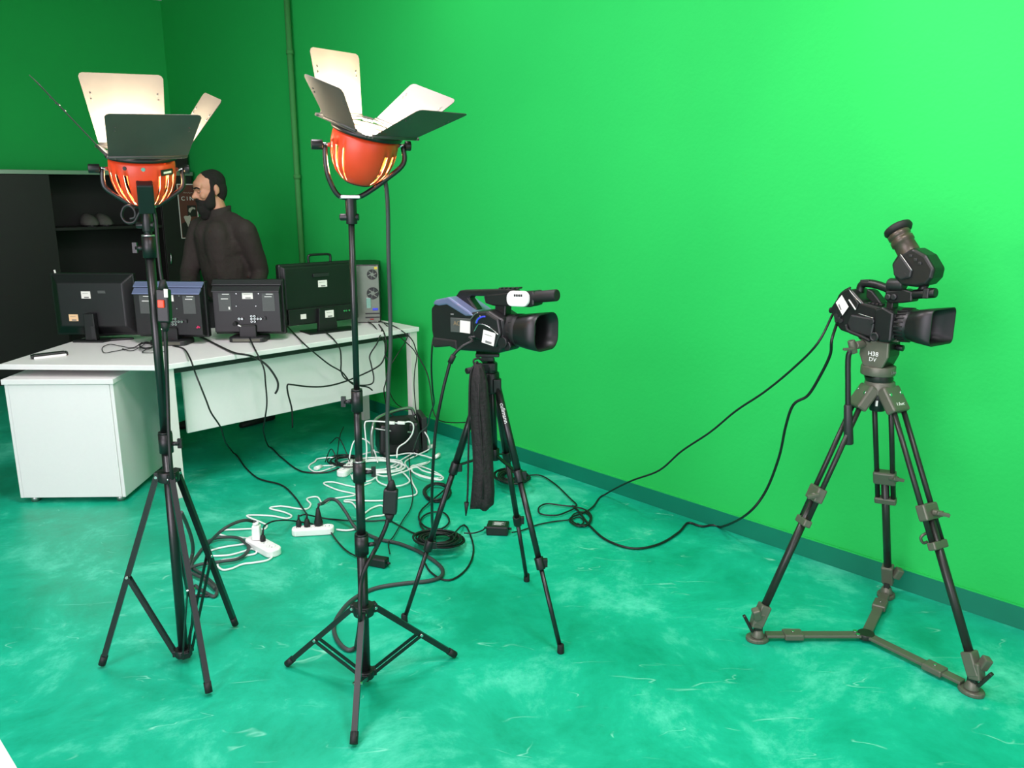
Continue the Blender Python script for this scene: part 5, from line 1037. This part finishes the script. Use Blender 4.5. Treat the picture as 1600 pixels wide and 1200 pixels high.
# handle
m = MB(); m.tube(smooth_path([(X(310), 0, Z(590)), (X(315), 0, Z(545)), (X(345), 0, Z(528)), (X(420), 0, Z(535)), (X(510), 0, Z(562)), (X(560), 0, Z(585))], 6), 0.0145, 12); m.build('handle', M_BLACK, t)
m = MB(); m.prism(PP([(380, 560), (420, 575), (470, 625), (500, 660), (440, 660), (380, 620)]), -0.02, 0.02); m.build('handle_foot', M_BLACK, t, 0.005)
m = MB(); m.box((X(350), 0, Z(514)), (0.035, 0.026, 0.012)); m.build('accessory_shoe', M_DARK, t, 0.002)
m = MB(); m.prism(PP([(515, 575), (640, 560), (700, 575), (705, 640), (640, 650), (560, 655), (525, 640)]), -0.022, 0.022); m.build('handle_front', M_BLACK, t, 0.005)
m = MB(); m.prism(PP([(530, 640), (575, 640), (575, 690), (530, 690)]), -0.018, 0.018); m.build('handle_post', M_BLACK, t, 0.003)
m = MB(); m.cyl((X(525), -0.012, Z(530)), (X(638), -0.012, Z(532)), 0.021, n=20); sp = m.build('speaker', M_DARK, t, 0.005)
for x_ in (545, 585):
    m = MB(); m.lathe([(0.011, 0), (0.011, 0.006), (0.006, 0.007)], basis((X(x_), -0.0225, Z(612)), (1, 0, 0), (0, 0, 1), (0, -1, 0)), 16); m.build('dial', M_DARK, t)
m = MB(); m.cyl((X(690), -0.005, Z(595)), (X(838), -0.005, Z(582)), 0.0165, n=18); m.build('microphone_holder', M_BLACK, t, 0.004)
m = MB(); m.box((X(790), -0.005, Z(585)), (0.02, 0.038, 0.034)); m.build('holder_clamp', M_DARK, t, 0.003)
m = MB(); m.cyl((X(735), 0.0, Z(580)), (X(755), 0.0, Z(530)), 0.014, n=14); m.build('viewfinder_post', M_BLACK, t)
# viewfinder
XK = X
X = lambda x: XK(x) - 0.028
m = MB(); m.prism(PP([(605, 400), (640, 340), (745, 298), (830, 345), (893, 430), (885, 490), (850, 530), (790, 545), (690, 535), (640, 490)]), -0.036, 0.036); vf = m.build('viewfinder_body', M_BLACK, t, 0.010, segs=3)
m = MB(); m.prism(PP([(625, 400), (670, 335), (760, 440), (755, 485), (690, 500), (640, 470)]), -0.044, -0.034); m.build('viewfinder_side', M_DARK, t, 0.005)
tubes2('silver_trim', [(672, 335), (720, 390), (762, 440)], -0.043, 0.0016, M_ALU)
for x_, z_ in ((735, 348), (770, 372), (800, 395)): m = MB(); m.box((X(x_), -0.037, Z(z_)), (0.012, 0.006, 0.010)); m.build('button', M_DARK, t, 0.002)
m = MB(); m.cyl((X(715), -0.036, Z(470)), (X(715), -0.046, Z(470)), 0.008, n=12); m.build('knob', M_DARK, t)
ea, eb_ = Vector((X(690), 0, Z(345))), Vector((X(575), 0, Z(180)))
ev = (eb_ - ea); EL = ev.length; ez = ev.normalized(); ex = Vector((0, 1, 0)); ey = ez.cross(ex); EM = basis(ea, ex, ey, ez)
m = MB(); m.lathe([(0.034, -0.01), (0.035, 0.01), (0.033, EL * .45), (0.037, EL * .47), (0.037, EL * .62), (0.033, EL * .64), (0.033, EL * .70), (0.036, EL * .72), (0.036, EL * .85), (0.032, EL * .87)], EM, 28); m.build('eyepiece', mat('bronzed_barrel', (70, 62, 52), 0.35, metal=0.3), t)
m = MB(); m.lathe([(0.030, EL * .84), (0.040, EL * .90), (0.046, EL * 1.0), (0.044, EL * 1.09), (0.036, EL * 1.13), (0.024, EL * 1.11), (0.018, EL * 0.98)], EM @ Matrix.Rotation(0.12, 4, 'Y'), 28); m.build('eyecup', M_RUBBER, t)
X = XK
# lens, hood
LM = basis((X(600), 0, Z(795)), (0, 1, 0), (0, 0, 1), (1, 0, 0)); L0 = X(600)
m = MB(); m.lathe([(0.052, -0.02), (0.053, 0.0), (0.05, X(630) - L0), (0.056, X(640) - L0), (0.057, X(700) - L0), (0.052, X(705) - L0), (0.052, X(730) - L0)], LM, 36); m.build('lens_barrel', M_BLACK, t)
for i in range(24):
    an = i * 2 * PI / 24; m = MB(); pc_ = Vector((0.0575 * math.cos(an), 0.0575 * math.sin(an), X(670) - L0)); m.box(LM @ pc_, (0.03, 0.005, 0.004), Euler((an + PI / 2, 0, 0)).to_matrix()); m.build('grip_rib', M_RUBBER, t)
h0, h1 = X(715) - L0, X(900) - L0
m = MB(); m.loft([hood_ring(0.108, 0.104, 0.045, h0, LM), hood_ring(0.118, 0.112, 0.035, h0 + 0.03, LM), hood_ring(0.142, 0.122, 0.018, h1, LM), hood_ring(0.135, 0.115, 0.016, h1, LM), hood_ring(0.11, 0.104, 0.03, h0 + 0.03, LM), hood_ring(0.09, 0.088, 0.04, h0 + 0.012, LM)], caps=False); m.build('lens_hood', M_BLACK, t)
m = MB(); m.lathe([(0.041, h0 + 0.01), (0.041, h0 + 0.02), (0.036, h0 + 0.022), (0.033, h0 + 0.016)], LM, 30); m.build('lens_ring', M_DARK, t)
m = MB(); m.lathe([(0.0345, h0 + 0.015), (0.03, h0 + 0.02), (0.018, h0 + 0.025), (0.0, h0 + 0.027)], LM, 30, caps=False); m.build('lens', M_GLASS, t)
level(t, 0.085)
# its leads
W = rootM(t); rc = W @ Vector((X(150), -0.02, Z(760)))
cable('camera_lead', 'black lead slung from the broadcast camera across to the knot on the floor', [W @ Vector((X(185), -0.02, Z(745))), rc] + hang([(1278, 536), (1240, 575), (1195, 612), (1150, 642), (1110, 675), (1065, 705), (1030, 735), (985, 752)], 2.92, 3.85) + fl([(945, 773), (925, 793), (910, 802), (893, 808), (891, 815), (905, 822), (920, 817), (924, 806), (915, 797)], 0.010), 0.0045, M_CABLE, 'camera leads')
cable('camera_lead', 'black lead drooping behind the broadcast camera and curving along the floor', [W @ Vector((X(195), -0.02, Z(760))), rc + Vector((0.02, 0, -0.02))] + hang([(1300, 530), (1297, 555), (1280, 590), (1262, 618), (1240, 632), (1228, 665), (1217, 715), (1195, 770), (1165, 805)], 2.88, 3.35) + fl([(1125, 824), (1095, 822), (1075, 817), (1060, 832), (1030, 850), (990, 857), (950, 845), (925, 825), (905, 800), (895, 790)], 0.008), 0.0055, M_CABLE, 'camera leads')

# ================================================================== the man
def blob(name, prims, voxel, material, parent, smooth=3, disp=0.0, subs=0):
    m = MB()
    for p in prims:
        if p[0] == 'b': m.ball(p[1], p[2], p[3] if len(p) > 3 else None, 20, 12)
        else:
            _, p0, p1, r0, r1 = p; p0 = Vector(p0); p1 = Vector(p1); n = max(2, int((p1 - p0).length / (min(r0, r1) * 0.35)))
            for i in range(n + 1): f_ = i / n; m.ball(p0.lerp(p1, f_), r0 + (r1 - r0) * f_, None, 14, 8)
    me = bpy.data.meshes.new(name + '_src'); me.from_pydata([tuple(v) for v in m.v], [], m.f)
    o = bpy.data.objects.new(name + '_src', me); COL.objects.link(o)
    rm = o.modifiers.new('remesh', 'REMESH'); rm.mode = 'VOXEL'; rm.voxel_size = voxel
    s_ = o.modifiers.new('smooth', 'SMOOTH'); s_.iterations = smooth; s_.factor = 0.5
    dg = bpy.context.evaluated_depsgraph_get(); ev = o.evaluated_get(dg); nm = bpy.data.meshes.new_from_object(ev)
    bpy.data.objects.remove(o); bpy.data.meshes.remove(me)
    I_ = rootM(parent).inverted(); nm.transform(I_); nm.name = name
    if disp:
        from mathutils import noise
        for v in nm.vertices:
            q = v.co; v.co = q + v.normal * disp * noise.noise(Vector((q.x * 9, q.y * 9, q.z * 5)))
    nm.polygons.foreach_set('use_smooth', [True] * len(nm.polygons)); nm.materials.clear(); nm.materials.append(material)
    o2 = bpy.data.objects.new(name, nm); COL.objects.link(o2); o2.parent = parent; return o2
YM = 5.62
mc = D(352, 400, YM)
man = thing('person', 'bearded man in a dark jacket standing behind the monitors, looking down to the left', 'person', (mc.x, mc.y, 0))
tf = Vector((-0.62, -0.78, 0)).normalized(); tl = Vector((-tf.y, tf.x, 0)) * 1.0      # torso forward, his left
tl = Vector((0, 0, 1)).cross(tf)
nk = D(340, 328, YM); hipc = Vector((mc.x + 0.02, mc.y + 0.03, 0.94))
chest = Vector((mc.x + 0.0, mc.y, 1.22))
shL = D(383, 362, YM - 0.10); shR = D(313, 358, YM + 0.10)
elL = D(407, 425, YM - 0.02); elR = D(297, 425, YM + 0.02)
wrL = D(395, 470, YM - 0.20); wrR = D(292, 462, YM - 0.22)
hL = hipc + tl * 0.09; hR = hipc - tl * 0.09
ftR = G(318, 668); ftL = G(412, 668); ftR.y = YM - 0.08; ftL.y = YM + 0.02; ftR.x = D(322, 660, ftR.y).x; ftL.x = D(412, 660, ftL.y).x
knL = (hL + ftL) / 2 + tf * 0.05; knL.z = 0.5; knR = (hR + ftR) / 2 + tf * 0.06; knR.z = 0.5
anL = Vector((ftL.x, ftL.y, 0.09)); anR = Vector((ftR.x, ftR.y, 0.09))
hf = Vector((-0.76, -0.65, 0)).normalized(); hl = Vector((0, 0, 1)).cross(hf)
HC = D(327, 297, YM); 
tilt = math.radians(10)
hz = (Vector((0, 0, 1)) * math.cos(tilt) + hf * math.sin(tilt)).normalized(); hx = hl.cross(hz).normalized()
RH = Matrix((hx, hl, hz)).transposed()
def H(x, y, z): return HC + RH @ Vector((x, y, z))
hs_ = 1.0
def hand(wr, dirv, side):
    dirv = dirv.normalized(); up = Vector((0, 0, 1)); sd2 = dirv.cross(up).normalized() * side; out = [('c', wr, wr + dirv * 0.08, 0.026, 0.03), ('b', wr + dirv * 0.06, (0.034, 0.034, 0.022))]
    for k_, (o_, l_) in enumerate(((-0.027, 0.055), (-0.009, 0.068), (0.009, 0.065), (0.027, 0.05))):
        a_ = wr + dirv * 0.085 + sd2 * o_; b_ = a_ + dirv * l_ * 0.6 - up * 0.012; c_ = b_ + dirv * l_ * 0.35 - up * 0.022; out += [('c', a_, b_, 0.0085, 0.008), ('c', b_, c_, 0.008, 0.007)]
    a_ = wr + dirv * 0.03 - sd2 * 0.026; b_ = a_ - sd2 * 0.03 + dirv * 0.035; out += [('c', a_, b_, 0.011, 0.009), ('c', b_, b_ + dirv * 0.03, 0.009, 0.008)]
    return out
head_prims = [('b', H(-0.012, 0, 0.035), (0.098, 0.076, 0.088), RH), ('b', H(0.02, 0, -0.02), (0.075, 0.066, 0.088), RH), ('b', H(0.035, 0, -0.072), (0.052, 0.05, 0.042), RH), ('b', H(0.064, 0, 0.045), (0.03, 0.056, 0.035), RH),
              ('c', H(0.084, 0, 0.012), H(0.112, 0, -0.026), 0.010, 0.015), ('b', H(0.096, 0.012, -0.03), 0.010), ('b', H(0.096, -0.012, -0.03), 0.010), ('c', H(0.080, 0.045, 0.024), H(0.088, 0.008, 0.02), 0.010, 0.011), ('c', H(0.080, -0.045, 0.024), H(0.088, -0.008, 0.02), 0.010, 0.011),
              ('b', H(0.06, 0.045, -0.025), (0.026, 0.02, 0.024), RH), ('b', H(0.06, -0.045, -0.025), (0.026, 0.02, 0.024), RH), ('c', H(0.084, 0.018, -0.056), H(0.084, -0.018, -0.056), 0.012, 0.012), ('c', H(0.082, 0.018, -0.068), H(0.082, -0.018, -0.068), 0.012, 0.012), ('b', H(0.07, 0, -0.095), (0.026, 0.026, 0.02), RH),
              ('c', H(-0.022, 0.074, 0.012), H(-0.012, 0.074, -0.03), 0.013, 0.008), ('b', H(-0.022, 0.080, 0.0), (0.018, 0.008, 0.03), RH), ('c', H(-0.022, -0.074, 0.012), H(-0.012, -0.074, -0.03), 0.013, 0.008), ('b', H(-0.022, -0.080, 0.0), (0.018, 0.008, 0.03), RH),
              ('c', H(-0.015, 0, -0.05), nk + Vector((0.02, 0, -0.06)), 0.056, 0.06)]
body_prims = head_prims + [('b', chest, (0.15, 0.12, 0.22)), ('c', chest, hipc, 0.115, 0.12), ('c', nk + Vector((0.02, 0, -.06)), shL, 0.05, 0.05), ('c', nk + Vector((0.02, 0, -.06)), shR, 0.05, 0.05), ('c', shL, elL, 0.042, 0.036), ('c', elL, wrL, 0.036, 0.026), ('c', shR, elR, 0.042, 0.036), ('c', elR, wrR, 0.036, 0.026),
              ('c', hL, knL, 0.075, 0.05), ('c', knL, anL, 0.048, 0.034), ('c', hR, knR, 0.075, 0.05), ('c', knR, anR, 0.048, 0.034)] + hand(wrL, Vector((-0.5, -0.8, -0.25)), 1) + hand(wrR, Vector((-0.3, -0.9, -0.25)), -1)
blob('body', body_prims, 0.0055, M_SKIN, man, 2)
jk = [('b', chest + Vector((0, 0, 0.05)), (0.19, 0.15, 0.20), Matrix((tl, tf, Vector((0, 0, 1)))).transposed()), ('b', chest + Vector((0, 0, -0.12)), (0.185, 0.15, 0.24), Matrix((tl, tf, Vector((0, 0, 1)))).transposed()), ('b', hipc + Vector((0, 0, 0.02)), (0.185, 0.15, 0.15), Matrix((tl, tf, Vector((0, 0, 1)))).transposed()),
      ('c', nk + Vector((0.02, 0.01, -0.055)), shL + Vector((-0.01, 0, 0.0)), 0.075, 0.075), ('c', nk + Vector((0.02, 0.01, -0.055)), shR + Vector((0.01, 0, 0)), 0.075, 0.075), ('c', shL, elL, 0.080, 0.062), ('c', elL, wrL, 0.060, 0.046), ('c', shR, elR, 0.080, 0.062), ('c', elR, wrR, 0.060, 0.046),
      ('c', chest + tf * 0.07 + tl * 0.07 + Vector((0, 0, .1)), hipc + tf * 0.06 + tl * 0.06, 0.10, 0.10), ('c', chest + tf * 0.07 - tl * 0.07 + Vector((0, 0, .1)), hipc + tf * 0.06 - tl * 0.06, 0.10, 0.10)]
blob('jacket', jk, 0.011, M_JACKET, man, 5, 0.016)
# collar
m = MB(); nc = nk + Vector((0.012, 0.005, -0.02)); n = 26; rings = []
for zz, rr in ((-0.045, 0.082), (0.0, 0.074), (0.032, 0.075), (0.034, 0.068), (0.0, 0.066)):
    rings.append([nc + hx * 0.0 + Vector((rr * math.cos(2 * PI * i / n), rr * 0.95 * math.sin(2 * PI * i / n), zz + 0.016 * math.cos(2 * PI * i / n - 0.4))) for i in range(n)])
m.loft(rings, caps=False); m.build('collar', M_JACKET, man, 0, True)
blob('trousers', [('c', hL, knL, 0.098, 0.074), ('c', knL, anL + Vector((0, 0, -0.02)), 0.072, 0.062), ('c', hR, knR, 0.098, 0.074), ('c', knR, anR + Vector((0, 0, -0.02)), 0.072, 0.062), ('c', hL, hR, 0.115, 0.115)], 0.012, M_TROUS, man, 4, 0.008)
for an_, nm_ in ((anL, 1), (anR, -1)):
    d = tf if nm_ > 0 else (tf + Vector((-0.5, 0.2, 0))).normalized(); s_ = Vector((-d.y, d.x, 0)); b0 = Vector((an_.x, an_.y, 0)) - d * 0.07; m = MB(); rings = []
    for q, hw, hh in ((0.0, 0.022, 0.06), (0.015, 0.036, 0.085), (0.08, 0.04, 0.095), (0.14, 0.042, 0.07), (0.2, 0.047, 0.055), (0.25, 0.04, 0.042), (0.275, 0.018, 0.03)):
        rings.append([b0 + d * q + s_ * hw * math.cos(2 * PI * i / 16) + Vector((0, 0, hh / 2 + (hh / 2) * math.sin(2 * PI * i / 16))) for i in range(16)])
    m.loft(rings); m.build('shoe', M_RUBBER, man, 0, True)
blob('hair', [('b', H(-0.012, 0, 0.070), (0.066, 0.069, 0.058), RH), ('b', H(-0.05, 0, -0.03), (0.05, 0.066, 0.07), RH), ('b', H(-0.034, 0, 0.048), (0.088, 0.080, 0.082), RH), ('b', H(-0.058, 0, 0.0), (0.06, 0.074, 0.085), RH), ('c', H(-0.004, 0.070, 0.05), H(0.012, 0.068, -0.012), 0.016, 0.010), ('c', H(-0.004, -0.070, 0.05), H(0.012, -0.068, -0.012), 0.016, 0.010)], 0.006, M_HAIR, man, 2, 0.002)
blob('beard', [('b', H(0.05, 0, -0.112), (0.062, 0.062, 0.064), RH), ('b', H(0.064, 0, -0.078), (0.042, 0.056, 0.034), RH), ('c', H(0.008, 0.068, -0.01), H(0.04, 0.056, -0.085), 0.014, 0.038), ('c', H(0.008, -0.068, -0.01), H(0.04, -0.056, -0.085), 0.014, 0.038), ('c', H(0.092, 0.03, -0.056), H(0.098, 0, -0.046), 0.010, 0.009), ('c', H(0.092, -0.03, -0.056), H(0.098, 0, -0.046), 0.010, 0.009), ('b', H(0.06, 0, -0.15), (0.042, 0.04, 0.04), RH)], 0.005, M_HAIR, man, 2, 0.003)
for sy in (-1, 1):
    m = MB(); m.tube(smooth_path([H(0.080, sy * 0.052, 0.022), H(0.094, sy * 0.032, 0.032), H(0.099, sy * 0.012, 0.026)], 4), 0.0055, 6); m.build('eyebrow', M_HAIR, man, 0, True)
    m = MB(); m.ball(H(0.073, sy * 0.031, 0.003), 0.0115); ey_ = m.build('eye', M_EYE, man, 0, True)
    m = MB(); m.ball(H(0.0825, sy * 0.031, -0.003), (0.003, 0.005, 0.005), RH); m.build('iris', M_HAIR, ey_, 0, True)
    m = MB(); m.tube(smooth_path([H(0.083, sy * 0.042, 0.003), H(0.0875, sy * 0.031, 0.006), H(0.085, sy * 0.019, 0.002)], 4), 0.006, 6); m.build('eyelid', M_SKIN, man, 0, True)
